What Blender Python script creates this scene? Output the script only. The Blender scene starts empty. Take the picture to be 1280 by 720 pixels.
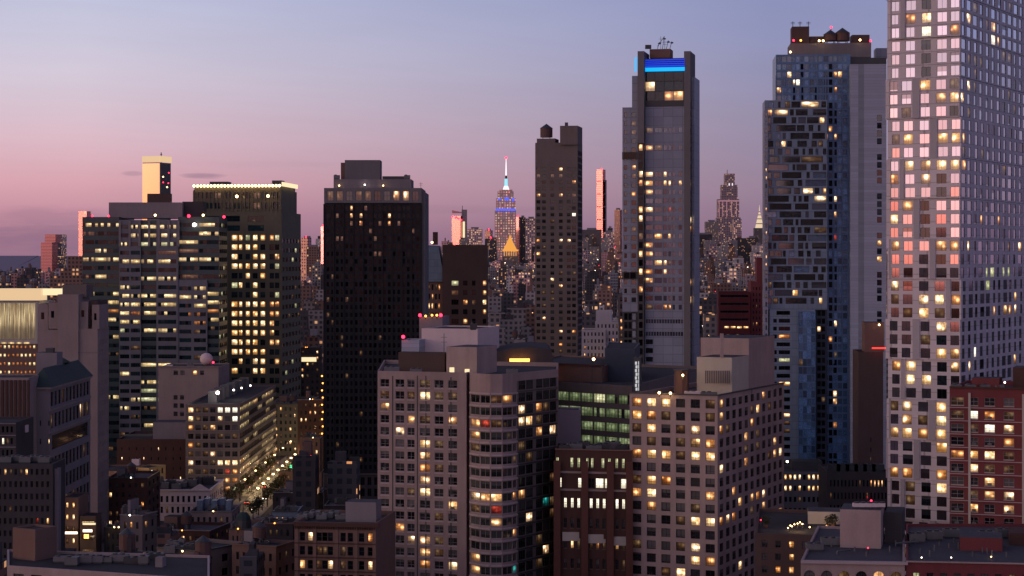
import bpy, bmesh, math, random
from mathutils import Vector
from mathutils.bvhtree import BVHTree
R = math.radians
random.seed(7)
# ------------------------------------------------------------------ camera, world, sun, exposure
S = bpy.context.scene
COL = S.collection
F, CH = 2500.0, 100.0            # focal length in photo pixels, drone height in metres
cam = bpy.data.objects.new('camera', bpy.data.cameras.new('camera'))
COL.objects.link(cam); S.camera = cam
cam.location = (0, 0, CH); cam.rotation_euler = (R(90), 0, 0)
cam.data.sensor_width = 36; cam.data.lens = F / 1280 * 36
cam.data.shift_y = -(360 - 322) / 1280
cam.data.clip_start = 1; cam.data.clip_end = 60000
S.render.engine = 'CYCLES'
S.cycles.use_denoising = True
S.cycles.max_bounces = 5; S.cycles.diffuse_bounces = 2; S.cycles.glossy_bounces = 3; S.cycles.volume_bounces = 0
S.cycles.sample_clamp_indirect = 4
S.view_settings.view_transform = 'Standard'; S.view_settings.look = 'None'
S.view_settings.exposure = 0.0; S.view_settings.gamma = 1.0
SUN_AZ, SUN_EL = -112.0, 3.0     # degrees from the view direction (negative = to the left), and above the horizon

W = bpy.data.worlds.new('World'); S.world = W; W.use_nodes = True
nt = W.node_tree; nt.nodes.clear()
def N(t, **k):
    n = nt.nodes.new(t)
    for a, b in k.items(): setattr(n, a, b)
    return n
def LK(a, b): nt.links.new(a, b)
def M_(op, a, b=None, c=None, clamp=False):
    n = N('ShaderNodeMath', operation=op, use_clamp=clamp)
    for i, v in enumerate((a, b, c)):
        if v is None: continue
        if isinstance(v, (int, float)): n.inputs[i].default_value = v
        else: LK(v, n.inputs[i])
    return n.outputs[0]
def ramp(fac, stops):
    n = N('ShaderNodeValToRGB'); LK(fac, n.inputs[0]); e = n.color_ramp.elements
    while len(e) > 1: e.remove(e[-1])
    e[0].position = stops[0][0]; e[0].color = (*stops[0][1], 1)
    for p, c in stops[1:]:
        k = e.new(p); k.color = (*c, 1)
    return n.outputs[0]
def mix(f, a, b):
    n = N('ShaderNodeMix', data_type='RGBA')
    for i, v in ((0, f), (6, a), (7, b)):
        if isinstance(v, (int, float)): n.inputs[i].default_value = v
        elif isinstance(v, tuple): n.inputs[i].default_value = (*v, 1)
        else: LK(v, n.inputs[i])
    return n.outputs[2]
tc = N('ShaderNodeTexCoord'); sp = N('ShaderNodeSeparateXYZ'); LK(tc.outputs['Generated'], sp.inputs[0])
X, Y, Z = sp.outputs
hl = M_('SQRT', M_('ADD', M_('MULTIPLY', X, X), M_('MULTIPLY', Y, Y)))
sx, sy = math.sin(R(SUN_AZ)), math.cos(R(SUN_AZ))
dot = M_('DIVIDE', M_('ADD', M_('MULTIPLY', X, sx), M_('MULTIPLY', Y, sy)), M_('MAXIMUM', hl, .001))
f = M_('MULTIPLY_ADD', dot, .5, .5)
zz = M_('SQRT', M_('MAXIMUM', Z, 0.0))
def st(*a): return [(math.sqrt(z), c) for z, c in a]
def s2l(r, g, b):
    h = lambda v: v / 255 / 12.92 if v / 255 <= .04045 else ((v / 255 + .055) / 1.055) ** 2.4
    return (h(r), h(g), h(b))
rA = ramp(zz, st((0, s2l(142, 108, 132)), (.010, s2l(164, 120, 142)), (.022, s2l(192, 140, 158)), (.037, s2l(214, 162, 175)), (.06, s2l(217, 184, 198)), (.09, s2l(209, 198, 215)), (.13, s2l(190, 193, 220)), (.3, s2l(124, 120, 152)), (1, s2l(74, 73, 106))))
rB = ramp(zz, st((0, s2l(122, 98, 124)), (.015, s2l(138, 112, 138)), (.035, s2l(147, 126, 150)), (.07, s2l(146, 137, 166)), (.11, s2l(141, 144, 184)), (.15, s2l(130, 138, 184)), (.3, s2l(102, 102, 142)), (1, s2l(68, 68, 100))))
rC = ramp(zz, st((0, (1.0, .26, .22)), (.012, (1.0, .34, .29)), (.03, (1.0, .45, .42)), (.06, (1.0, .62, .66)), (.1, (.85, .64, .74)), (.25, (.42, .34, .42)), (1, (.085, .08, .13))))
c1 = mix(M_('MULTIPLY', M_('SUBTRACT', f, .255), 6.3, clamp=True), rB, rA)
bri = N('ShaderNodeVectorMath', operation='SCALE'); LK(rC, bri.inputs[0]); bri.inputs['Scale'].default_value = 1.3
c2 = mix(M_('MULTIPLY', M_('SUBTRACT', f, .45), 2.2, clamp=True), c1, bri.outputs[0])
# the bright yellow place where the sun has just gone down, far outside the picture to the left
d1 = M_('ADD', M_('ADD', M_('MULTIPLY', X, sx), M_('MULTIPLY', Y, sy)), M_('MULTIPLY', Z, .06))
c2 = mix(M_('MULTIPLY', M_('SUBTRACT', d1, .960), 40, clamp=True), c2, (2.6, 1.75, .95))
# thin dark cloud streaks low over the left half of the horizon
az = M_('ARCTAN2', X, Y); el = M_('DIVIDE', Z, M_('MAXIMUM', hl, .001))
cv = N('ShaderNodeCombineXYZ'); LK(M_('MULTIPLY', az, 60), cv.inputs[0]); LK(M_('MULTIPLY', el, 420), cv.inputs[1])
nz = N('ShaderNodeTexNoise'); nz.inputs['Scale'].default_value = .8; nz.inputs['Detail'].default_value = 4; LK(cv.outputs[0], nz.inputs['Vector'])
tot = None
for (px, py, hw, hh, s) in ((255, 220, 30, 3.6, .45), (167, 217, 15, 3.2, .28), (70, 272, 80, 14, .22), (330, 205, 90, 5, .05), (560, 262, 120, 6, .10), (75, 296, 110, 20, .34), (700, 290, 120, 14, .08)):
    a0 = math.atan2(px - 640, F); e0 = (322 - py) / math.hypot(F, px - 640)
    u = M_('MULTIPLY', M_('SUBTRACT', az, a0), F / hw); v = M_('MULTIPLY', M_('SUBTRACT', el, e0), F / hh)
    d = M_('SUBTRACT', 1.25, M_('ADD', M_('MULTIPLY', u, u), M_('MULTIPLY', v, v)))
    d = M_('MULTIPLY', M_('ADD', d, M_('MULTIPLY', M_('SUBTRACT', nz.outputs[0], .5), 2.4)), s, clamp=True)
    d = M_('MINIMUM', d, s)
    tot = d if tot is None else M_('MAXIMUM', tot, d)
nz2 = N('ShaderNodeTexNoise'); nz2.inputs['Scale'].default_value = .16; nz2.inputs['Detail'].default_value = 5; LK(cv.outputs[0], nz2.inputs['Vector'])
veil = N('ShaderNodeVectorMath', operation='SCALE'); LK(c2, veil.inputs[0]); LK(M_('MULTIPLY_ADD', M_('SUBTRACT', nz2.outputs[0], .5), .10, 1.0), veil.inputs['Scale'])
c3 = mix(tot, veil.outputs[0], s2l(112, 92, 122))
sky = N('ShaderNodeTexSky', sky_type='NISHITA'); sky.sun_disc = False
sky.sun_elevation = R(SUN_EL); sky.sun_rotation = R(SUN_AZ); sky.altitude = 100
b1 = N('ShaderNodeBackground'); LK(c3, b1.inputs[0]); b1.inputs[1].default_value = 1.0
b2 = N('ShaderNodeBackground'); LK(sky.outputs[0], b2.inputs[0]); b2.inputs[1].default_value = .01
ad = N('ShaderNodeAddShader'); LK(b1.outputs[0], ad.inputs[0]); LK(b2.outputs[0], ad.inputs[1])
wo = N('ShaderNodeOutputWorld'); LK(ad.outputs[0], wo.inputs[0])

sl = bpy.data.lights.new('afterglow', 'SUN'); sl.energy = 1.3; sl.angle = R(12); sl.color = (1, .42, .36)
so = bpy.data.objects.new('afterglow', sl); COL.objects.link(so)
sd = Vector((math.sin(R(SUN_AZ)) * math.cos(R(SUN_EL)), math.cos(R(SUN_AZ)) * math.cos(R(SUN_EL)), math.sin(R(SUN_EL))))
so.rotation_euler = sd.to_track_quat('Z', 'Y').to_euler(); so.location = (-300, -200, 300)

# ------------------------------------------------------------------ materials
MATS = {}
def newmat(name):
    global nt
    m = bpy.data.materials.new(name); m.use_nodes = True; nt = m.node_tree; nt.nodes.clear(); MATS[name] = m
    out = N('ShaderNodeOutputMaterial'); return m, out
def principled(out, col, rough=.8, spec=.4, metal=0.0, emis=None, es=0.0):
    p = N('ShaderNodeBsdfPrincipled'); I = p.inputs
    for k, v in (('Base Color', col), ('Roughness', rough), ('Metallic', metal), ('Specular IOR Level', spec)):
        if isinstance(v, tuple): I[k].default_value = (*v, 1)
        elif isinstance(v, (int, float)): I[k].default_value = v
        else: LK(v, I[k])
    if emis is not None:
        if isinstance(emis, tuple): I['Emission Color'].default_value = (*emis, 1)
        else: LK(emis, I['Emission Color'])
        if isinstance(es, (int, float)): I['Emission Strength'].default_value = es
        else: LK(es, I['Emission Strength'])
    LK(p.outputs[0], out.inputs[0]); return p
def vecscale(v, s):
    n = N('ShaderNodeMapping'); LK(v, n.inputs[0]); n.inputs['Scale'].default_value = s; return n.outputs[0]
def noise(v, scale, det=3, rough=.55):
    n = N('ShaderNodeTexNoise'); LK(v, n.inputs['Vector']); n.inputs['Scale'].default_value = scale
    n.inputs['Detail'].default_value = det; n.inputs['Roughness'].default_value = rough; return n.outputs[0]
def wall(name, col, rough=.85, var=.22, spec=.3, panel=None, metal=0.0, streak=.5):
    """weathered wall: blotches, rain streaks below ledges, and optional cladding joints (width, height in m)"""
    m, out = newmat(name)
    oc = N('ShaderNodeTexCoord').outputs['Object']
    a = noise(oc, .12, 4); b = noise(vecscale(oc, (1, 1, .12)), .8, 3); g = noise(oc, 3.0, 2)
    k = M_('ADD', M_('MULTIPLY', M_('SUBTRACT', a, .5), var * 2), M_('MULTIPLY', M_('SUBTRACT', b, .5), var * 2 * streak))
    k = M_('ADD', k, M_('MULTIPLY', M_('SUBTRACT', g, .5), var * .6)); k = M_('ADD', k, 1.0)
    if panel:
        s = N('ShaderNodeSeparateXYZ'); LK(oc, s.inputs[0])
        u = M_('ADD', s.outputs[0], s.outputs[1])
        ju = M_('LESS_THAN', M_('FRACT', M_('DIVIDE', u, panel[0])), .05)
        jv = M_('LESS_THAN', M_('FRACT', M_('DIVIDE', s.outputs[2], panel[1])), .06)
        k = M_('MULTIPLY', k, M_('SUBTRACT', 1.0, M_('MULTIPLY', M_('MAXIMUM', ju, jv), .35)))
        cv = N('ShaderNodeCombineXYZ'); LK(M_('FLOOR', M_('DIVIDE', u, panel[0])), cv.inputs[0]); LK(M_('FLOOR', M_('DIVIDE', s.outputs[2], panel[1])), cv.inputs[1])
        wn = N('ShaderNodeTexWhiteNoise'); LK(cv.outputs[0], wn.inputs[0])
        k = M_('MULTIPLY', k, M_('MULTIPLY_ADD', wn.outputs[0], .16, .92))
    c = N('ShaderNodeVectorMath', operation='SCALE'); c.inputs[0].default_value = col; LK(k, c.inputs['Scale'])
    p = principled(out, c.outputs[0], rough, spec, metal)
    bp = N('ShaderNodeBump'); bp.inputs['Strength'].default_value = .25; bp.inputs['Distance'].default_value = .05; LK(g, bp.inputs['Height']); LK(bp.outputs[0], p.inputs['Normal'])
    return m
def uvrand():
    uv = N('ShaderNodeTexCoord').outputs['UV']; s = N('ShaderNodeSeparateXYZ'); LK(uv, s.inputs[0])
    u, v = s.outputs[0], s.outputs[1]
    cv = N('ShaderNodeCombineXYZ'); LK(M_('FLOOR', u), cv.inputs[0]); LK(M_('FLOOR', v), cv.inputs[1])
    wn = N('ShaderNodeTexWhiteNoise'); LK(cv.outputs[0], wn.inputs[0])
    s2 = N('ShaderNodeSeparateXYZ'); LK(wn.outputs[1], s2.inputs[0])
    return uv, M_('FRACT', u), M_('FRACT', v), s2.outputs[0], s2.outputs[1], s2.outputs[2], wn.outputs[0]
def pane_dark(name, tint=(.02, .025, .03), ior=2.0, blind=(.30, .28, .27), pb=.35, rough=.06, metal=0.0, mcol=(.8, .8, .8), vary=.6):
    m, out = newmat(name); uv, fu, fv, r1, r2, r3, r0 = uvrand()
    has = M_('LESS_THAN', r1, pb); cover = M_('GREATER_THAN', fv, M_('MULTIPLY_ADD', r2, .9, -.1))
    amt = M_('MULTIPLY', has, cover); sh = M_('MULTIPLY_ADD', r3, .7, .3)
    bl = N('ShaderNodeVectorMath', operation='SCALE'); bl.inputs[0].default_value = blind; LK(sh, bl.inputs['Scale'])
    inner = noise(vecscale(uv, (2.3, 2.9, 1)), 1.5, 2)
    tc_ = N('ShaderNodeVectorMath', operation='SCALE'); tc_.inputs[0].default_value = tint; LK(M_('MULTIPLY', inner, M_('MULTIPLY_ADD', r3, 2.2, .5)), tc_.inputs['Scale'])
    p = principled(out, mix(amt, tc_.outputs[0], bl.outputs[0]), rough, .5)
    p.inputs['IOR'].default_value = ior
    if metal:
        p.inputs['Metallic'].default_value = metal; q_ = N('ShaderNodeVectorMath', operation='SCALE'); q_.inputs[0].default_value = mcol; LK(M_('MULTIPLY_ADD', r3, vary, 1 - vary), q_.inputs['Scale']); LK(mix(amt, q_.outputs[0], bl.outputs[0]), p.inputs['Base Color'])
    g = N('ShaderNodeNewGeometry'); cmb = N('ShaderNodeCombineXYZ')
    LK(M_('MULTIPLY_ADD', r1, .04, -.02), cmb.inputs[0]); LK(M_('MULTIPLY_ADD', r2, .03, -.015), cmb.inputs[2]); LK(M_('MULTIPLY_ADD', r3, .04, -.02), cmb.inputs[1])
    va = N('ShaderNodeVectorMath', operation='ADD'); LK(g.outputs['Normal'], va.inputs[0]); LK(cmb.outputs[0], va.inputs[1])
    nn = N('ShaderNodeVectorMath', operation='NORMALIZE'); LK(va.outputs[0], nn.inputs[0]); LK(nn.outputs[0], p.inputs['Normal'])
    m.cycles.emission_sampling = 'NONE'; return m
def pane_lit(name, ca, cb, es, lo=.25, spot=1.0, curtain=.5):
    """a lit room behind glass: overall glow, a lamp somewhere in it, drawn curtains and dark furniture"""
    m, out = newmat(name); uv, fu, fv, r1, r2, r3, r0 = uvrand()
    du = M_('SUBTRACT', fu, M_('MULTIPLY_ADD', r1, .6, .2)); dv = M_('SUBTRACT', fv, M_('MULTIPLY_ADD', r2, .4, .45))
    q = M_('ADD', M_('MULTIPLY', du, du), M_('MULTIPLY', dv, dv)); sp_ = M_('POWER', 2.718, M_('MULTIPLY', q, -34.0))
    du2 = M_('SUBTRACT', fu, M_('MULTIPLY_ADD', r3, .8, .1)); dv2 = M_('SUBTRACT', fv, M_('MULTIPLY_ADD', r1, .6, .25))
    q2 = M_('ADD', M_('MULTIPLY', du2, du2), M_('MULTIPLY', dv2, dv2)); sp_ = M_('ADD', M_('MULTIPLY', sp_, 1.5), M_('MULTIPLY', M_('POWER', 2.718, M_('MULTIPLY', q2, -60.0)), .8))
    sp_ = M_('ADD', sp_, M_('MULTIPLY', M_('POWER', 2.718, M_('MULTIPLY', q, -7.0)), .35))
    nzv = noise(vecscale(uv, (1, 1, 1)), 4.3, 3, .7)
    room = M_('MULTIPLY', M_('MULTIPLY_ADD', nzv, 2.6, -.75), M_('MULTIPLY_ADD', r3, .9, .55))
    low = M_('MULTIPLY_ADD', M_('GREATER_THAN', fv, M_('MULTIPLY', nzv, .7)), .7, .3)
    cur = M_('MULTIPLY_ADD', M_('LESS_THAN', fu, M_('MULTIPLY', r2, curtain)), -.62, 1.0)
    cur2 = M_('MULTIPLY_ADD', M_('GREATER_THAN', fu, M_('MULTIPLY_ADD', r1, -curtain, 1.0)), -.55, 1.0)
    e = M_('ADD', M_('MULTIPLY', M_('MULTIPLY', M_('MULTIPLY', room, low), M_('MULTIPLY', cur, cur2)), 1.0), M_('MULTIPLY', sp_, spot))
    e = M_('MULTIPLY', M_('MAXIMUM', M_('ADD', e, lo * .5), 0.02), es)
    p = principled(out, (.02, .02, .02), .12, .5, 0, mix(M_('ADD', M_('MULTIPLY', r3, .6), M_('MULTIPLY', sp_, .35), clamp=True), ca, cb), e)
    p.inputs['IOR'].default_value = 1.9; m.cycles.emission_sampling = 'NONE'; return m
PANES = {
 'dark': pane_dark('window_glass', (.05, .05, .055), 2.0, (.22, .205, .205), .6),  # pale, frequent blinds also stand in for missing reflections
 'grey': pane_dark('grey_glass', (.04, .045, .045), 1.5, (.12, .125, .12), .75),
 'mirror': pane_dark('coated_glass', (.03, .035, .045), 3.0, (.6, .5, .52), .08, .05, .9, (.92, .84, .90), .32),
 'side': pane_dark('side_mirror_glass', (.03, .035, .045), 2.0, (.3, .28, .33), .15, .08, .85, (.9, .9, 1.0), .3),
 'ink': pane_dark('ink_glass', (.010, .012, .017), 1.25, (.02, .022, .03), .3),
 'soft': pane_dark('soft_mirror_glass', (.03, .035, .045), 2.0, (.11, .12, .15), .3, .10, .3, (.13, .16, .24)),
 'tint': pane_dark('blue_black_glass', (.02, .028, .038), 1.8, (.10, .11, .13), .35),
 'black': pane_dark('black_glass', (.010, .012, .016), 1.35, (.03, .032, .038), .25),
 'teal': pane_dark('teal_glass', (.015, .04, .05), 1.45, (.05, .09, .10), .35),
 'blue': pane_dark('blue_glass', (.12, .26, .50), 2.0, (.12, .24, .42), .35, .15),
 'dim': pane_lit('dim_room', (.5, .20, .07), (.5, .32, .16), .17, .15, 1.0),
 'warm': pane_lit('warm_room', (1, .30, .05), (1, .60, .27), .66, .12, 2.0, .7),
 'yellow': pane_lit('bright_room', (1, .44, .11), (1, .76, .44), 1.35, .28, 1.3, .5),
 'white': pane_lit('white_lit_room', (1, .86, .62), (1, .92, .75), 1.3, .9, .4, .2),
 'spot': pane_lit('room_with_lamp', (.8, .35, .12), (1, .75, .45), .9, .02, 2.6),
 'red': pane_lit('red_lit_room', (.9, .05, .03), (1, .12, .06), .4, .1, .8),
 'cyan': pane_lit('cyan_lit_room', (.02, .7, .65), (.1, .9, .8), .45, .0, .8),
 'green': pane_lit('green_lit_office', (.42, .56, .24), (.58, .66, .36), .36, .35, .4, .5),
 'office': pane_lit('lit_office', (.95, .62, .24), (1, .78, .42), .95, .25, .8, .4),
 'pale': pane_lit('pale_lit_office', (.72, .74, .38), (.9, .85, .5), .7, .4, .5, .3),
 'orange': pane_lit('orange_lit_office', (.75, .22, .06), (.9, .35, .1), .35, .2, 1.2, .2),
}
wall('pink_beige_brick', (.39, .29, .285), var=.3); wall('pink_concrete', (.45, .34, .33), var=.3); wall('balcony_band', (.52, .42, .44), var=.12)
wall('pale_panel', (.73, .65, .71), .55, .10, .4, (3.6, 3.3)); wall('pale_panel_edge', (.74, .70, .74), .5, .1)
wall('recess_panel', (.45, .42, .49), .6, .1)
wall('red_brick', (.21, .055, .06)); wall('dark_red_brick', (.10, .05, .043)); wall('pier_brick', (.15, .062, .05)); wall('deep_red', (.12, .028, .034)); wall('bright_white', (.88, .80, .82), var=.1); wall('blank_wall', (.46, .41, .50), var=.1); wall('brown_brick', (.23, .14, .12)); wall('dark_brown_brick', (.115, .075, .07))
wall('grey_brown_brick', (.21, .17, .165)); wall('beige_stone', (.36, .28, .27)); wall('lilac_concrete', (.27, .235, .26)); wall('grey_concrete', (.21, .195, .21))
wall('dark_concrete', (.075, .066, .072)); wall('olive_stone', (.17, .155, .115)); wall('white_render', (.78, .64, .66), var=.12); wall('ochre_render', (.55, .40, .20))
wall('hotel_panel', (.31, .335, .44), .5, .12, .4, (3.0, 3.4)); wall('office_concrete', (.20, .20, .235)); wall('white_ribbed_panel', (.44, .47, .58), .6, .08, .3, (40, 1.1))
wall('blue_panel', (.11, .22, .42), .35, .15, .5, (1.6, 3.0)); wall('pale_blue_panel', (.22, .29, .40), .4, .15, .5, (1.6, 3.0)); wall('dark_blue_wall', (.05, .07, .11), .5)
wall('black_cladding', (.018, .019, .024), .6, .25, .3); wall('dark_metal', (.06, .062, .07), .45, .2, .5); wall('steel', (.17, .17, .18), .5, .3, .5, None, .3)
wall('roof_membrane', (.055, .053, .06), .9, .45); wall('pale_roof', (.09, .085, .10), .85, .35); wall('green_copper_roof', (.035, .06, .06), .7, .3)
wall('rust_wood', (.16, .09, .08), .8, .3); wall('frame_dark', (.05, .05, .055), .5, .1); wall('frame_pale', (.42, .38, .38), .6, .1); wall('teal_spandrel', (.05, .085, .095), .4, .15, .5)
wall('far_pink', (.55, .34, .34), .4, .2); wall('far_grey', (.26, .25, .29), .6, .2)
m_, out_ = newmat('gold_glass'); principled(out_, (.92, .72, .46), .10, .5, .9)
wall('cream_paint', (.55, .5, .45), .7, .15)
def emit(name, col, s, base=(.05, .05, .05)):
    m, out = newmat(name); principled(out, base, .5, .3, 0, col, s); m.cycles.emission_sampling = 'NONE'; return m
emit('lamp_warm', (1, .62, .25), 9); emit('lamp_white', (1, .88, .72), 9); emit('lamp_red', (1, .02, .06), 6); emit('lamp_green', (.05, 1, .45), 6); emit('lamp_blue', (.05, .12, 1), 5)
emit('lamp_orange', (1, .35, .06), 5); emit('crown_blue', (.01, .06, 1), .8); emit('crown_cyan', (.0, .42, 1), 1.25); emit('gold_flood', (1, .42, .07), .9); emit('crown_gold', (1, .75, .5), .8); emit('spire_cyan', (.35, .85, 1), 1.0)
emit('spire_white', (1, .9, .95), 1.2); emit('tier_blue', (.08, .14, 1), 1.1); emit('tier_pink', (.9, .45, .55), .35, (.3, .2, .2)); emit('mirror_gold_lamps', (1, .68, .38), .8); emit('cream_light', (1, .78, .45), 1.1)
emit('strip_white', (.95, .95, 1), .6); emit('sign_red', (1, .03, .02), 3); emit('sign_white', (1, .75, .55), 3.0); emit('headlamp', (1, .85, .65), 14); emit('tail_lamp', (1, .03, .02), 6)
# ------------------------------------------------------------------ mesh helpers
class MB:
    def __init__(s): s.v, s.f, s.m, s.uv, s.mats = [], [], [], [], []
    def mi(s, name):
        if name not in s.mats: s.mats.append(name)
        return s.mats.index(name)
    def face(s, pts, mat, uv=None):
        k = len(s.v); s.v.extend([tuple(p) for p in pts]); s.f.append(tuple(range(k, k + len(pts)))); s.m.append(s.mi(mat))
        s.uv.append(uv or [(0, 0)] * len(pts))
    def box(s, o, u, w, n, d, h, mat, skip=()):
        """o corner, u unit across, n unit outward: width w along u, depth d along n, height h"""
        o = Vector(o); u = Vector((*u, 0)) if len(u) == 2 else Vector(u); n = Vector((*n, 0)) if len(n) == 2 else Vector(n); z = Vector((0, 0, 1))
        p = [o, o + u * w, o + u * w + n * d, o + n * d]; q = [a + z * h for a in p]
        F_ = {'in': (p[1], p[0], q[0], q[1]), 'right': (p[2], p[1], q[1], q[2]), 'out': (p[3], p[2], q[2], q[3]), 'left': (p[0], p[3], q[3], q[0]), 'top': (q[3], q[2], q[1], q[0]), 'bottom': (p[0], p[1], p[2], p[3])}
        for k, a in F_.items():
            if k not in skip: s.face(a, mat)
    def cyl(s, c, r, z0, z1, mat, n=14, r2=None, cap=True):
        r2 = r if r2 is None else r2
        a = [(c[0] + r * math.cos(2 * math.pi * i / n), c[1] + r * math.sin(2 * math.pi * i / n), z0) for i in range(n)]
        b = [(c[0] + r2 * math.cos(2 * math.pi * i / n), c[1] + r2 * math.sin(2 * math.pi * i / n), z1) for i in range(n)]
        for i in range(n):
            j = (i + 1) % n
            s.face((a[i], a[j], b[j], b[i]) if r2 > 1e-3 else (a[i], a[j], b[i]), mat)
        if cap and r2 > 1e-3: s.face(b, mat)
        if cap: s.face(a[::-1], mat)
    def ball(s, c, r, mat, n=8, k=5, sz=1):
        def P(i, j): t = math.pi * j / k; a = 2 * math.pi * i / n; return (c[0] + r * math.sin(t) * math.cos(a), c[1] + r * math.sin(t) * math.sin(a), c[2] + r * sz * math.cos(t))
        for j in range(k):
            for i in range(n):
                q = [P(i, j + 1), P(i + 1, j + 1), P(i + 1, j), P(i, j)]
                if j == 0: q = q[:3]
                if j == k - 1: q = [q[0], q[2], q[3]]
                s.face(q, mat)
    def tube(s, a, b, r, mat, n=6):
        a, b = Vector(a), Vector(b); d = (b - a).normalized(); x = d.orthogonal().normalized(); y = d.cross(x)
        A = [a + (x * math.cos(2 * math.pi * i / n) + y * math.sin(2 * math.pi * i / n)) * r for i in range(n)]; B = [p + (b - a) for p in A]
        for i in range(n):
            j = (i + 1) % n; s.face((A[i], A[j], B[j], B[i]), mat)
        s.face(B, mat); s.face(A[::-1], mat)
    def build(s, name, parent=None, loc=(0, 0, 0), offs=None):
        me = bpy.data.meshes.new(name); o_ = offs if offs is not None else loc
        me.from_pydata([(a - o_[0], b - o_[1], c - o_[2]) for a, b, c in s.v], [], s.f)
        for m in s.mats: me.materials.append(MATS[m] if m in MATS else PANES[m])
        me.polygons.foreach_set('material_index', s.m)
        L = me.uv_layers.new(name='UVMap'); L.data.foreach_set('uv', [c for f_ in s.uv for p in f_ for c in p])
        me.update()
        o = bpy.data.objects.new(name, me); COL.objects.link(o)
        if parent is None: o.location = loc
        else: o.parent = parent
        return o
def P(px, py, D): return Vector(((px - 640) * D / F, D, CH - (py - 322) * D / F))
def XY(px, D): return ((px - 640) * D / F, D)
def ZH(py, D): return CH - (py - 322) * D / F
def props(o, label, cat, group=None, kind=None):
    if label: o['label'] = label
    if cat: o['category'] = cat
    if group: o['group'] = group
    if kind: o['kind'] = kind
def inset(pts, d):
    n = len(pts); out = []
    for i in range(n):
        a, b, c = Vector(pts[i - 1]), Vector(pts[i]), Vector(pts[(i + 1) % n])
        e1, e2 = (b - a).normalized(), (c - b).normalized(); n1, n2 = Vector((-e1.y, e1.x)), Vector((-e2.y, e2.x))
        m = (n1 + n2); m = m.normalized() if m.length > 1e-6 else n1
        out.append(tuple(b + m * d / max(.35, m.dot(n1))))
    return out
BLD = []; OCC = MB()
KINDSTYLE = {}
class Bld:
    def __init__(s, name, label, cat, loc, group=None, lit=(), maxw=100, sub=False):
        s.root = bpy.data.objects.new(name, None); COL.objects.link(s.root); s.loc = Vector((loc[0], loc[1], 0)); s.root.location = s.loc
        s.root.empty_display_size = 5
        props(s.root, label, cat, group); s.wins = []; s.lit = lit; s.maxw = maxw; s.sub = sub; BLD.append(s)
    def part(s, mb, name, label=None, occ=False):
        if not mb.f: return None
        o = mb.build(name, s.root, offs=s.loc)
        if label: o['label'] = label
        if occ:
            for f_ in mb.f: OCC.face([mb.v[i] for i in f_], 'x')
        return o
    def facade(s, mb, A, B_, z0, z1, sp, mat):
        A, B_ = Vector((A[0], A[1])), Vector((B_[0], B_[1])); Wd = (B_ - A).length; U = (B_ - A) / Wd; n = Vector((U.y, -U.x))
        def V(u, z, d=0.0): q = A + U * u - n * d; return (q.x, q.y, z)
        def q(u0, u1, za, zb, m=mat):
            if u1 - u0 > 1e-3 and zb - za > 1e-3: mb.face((V(u0, za), V(u1, za), V(u1, zb), V(u0, zb)), m)
        if not sp: q(0, Wd, z0, z1); return
        zc = z1; fl = sp['f']; row = 0; z = z1 - sp.get('top', 1.0); rec = sp.get('rec', .25)
        skiprows = sp.get('skiprows', ())
        while z - sp['wh'] > z0 + sp.get('bot', 1.0):
            zt, zb = z, z - sp['wh']
            if row not in skiprows:
                if 'fn' in sp: cols = sp['fn'](row, Wd)
                else:
                    mL, mR = sp.get('mL', .6), sp.get('mR', .6); n_ = sp['n']; pt = (Wd - mL - mR) / n_; ww = pt * sp['ww']
                    cols = [(mL + pt * (i + .5) - ww / 2, mL + pt * (i + .5) + ww / 2) for i in range(n_) if i not in sp.get('skip', ())]
                if cols:
                    q(0, Wd, zt, zc, sp.get('bandmat', mat) if row else mat); c = 0
                    for cc in cols:
                        u0, u1 = cc[0], cc[1]; opt = cc[2] if len(cc) > 2 else None
                        q(c, u0, zb, zt, sp.get('piermat', mat)); c = u1
                        rm = sp.get('revmat', mat)
                        mb.face((V(u0, zb), V(u0, zb, rec), V(u0, zt, rec), V(u0, zt)), rm); mb.face((V(u1, zb, rec), V(u1, zb), V(u1, zt), V(u1, zt, rec)), rm)
                        mb.face((V(u0, zb), V(u1, zb), V(u1, zb, rec), V(u0, zb, rec)), rm); mb.face((V(u0, zt, rec), V(u1, zt, rec), V(u1, zt), V(u0, zt)), rm)
                        s.wins.append(dict(o=Vector(V(u0, zb, rec)), U=Vector((U.x, U.y, 0)), n=Vector((n.x, n.y, 0)), w=u1 - u0, h=zt - zb, sp=sp, kind=opt, rec=rec, row=row))
                    q(c, Wd, zb, zt, sp.get('piermat', mat)); zc = zb
            z -= fl; row += 1
        q(0, Wd, z0, zc)
    def prism(s, pts, z0, z1, specs, mat, name='wall', roof='roof_membrane', par=1.0, ledge=None, label=None):
        mb = MB(); n = len(pts)
        for i in range(n):
            s.facade(mb, pts[i], pts[(i + 1) % n], z0, z1, specs[i] if i < len(specs) else None, mat)
        if par:
            ins = inset(pts, .4)
            for i in range(n):
                j = (i + 1) % n; a, b, c, d = pts[i], pts[j], ins[j], ins[i]
                mb.face(((*a, z1), (*b, z1), (*c, z1), (*d, z1)), ledge or mat); mb.face(((*c, z1 - par), (*d, z1 - par), (*d, z1), (*c, z1)), mat)
            rf = MB(); rf.face([(*p, z1 - par) for p in ins], roof); s.part(rf, 'roof', occ=True)
        else: mb.face([(*p, z1) for p in pts], roof)
        return s.part(mb, name, label, occ=True)
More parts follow.
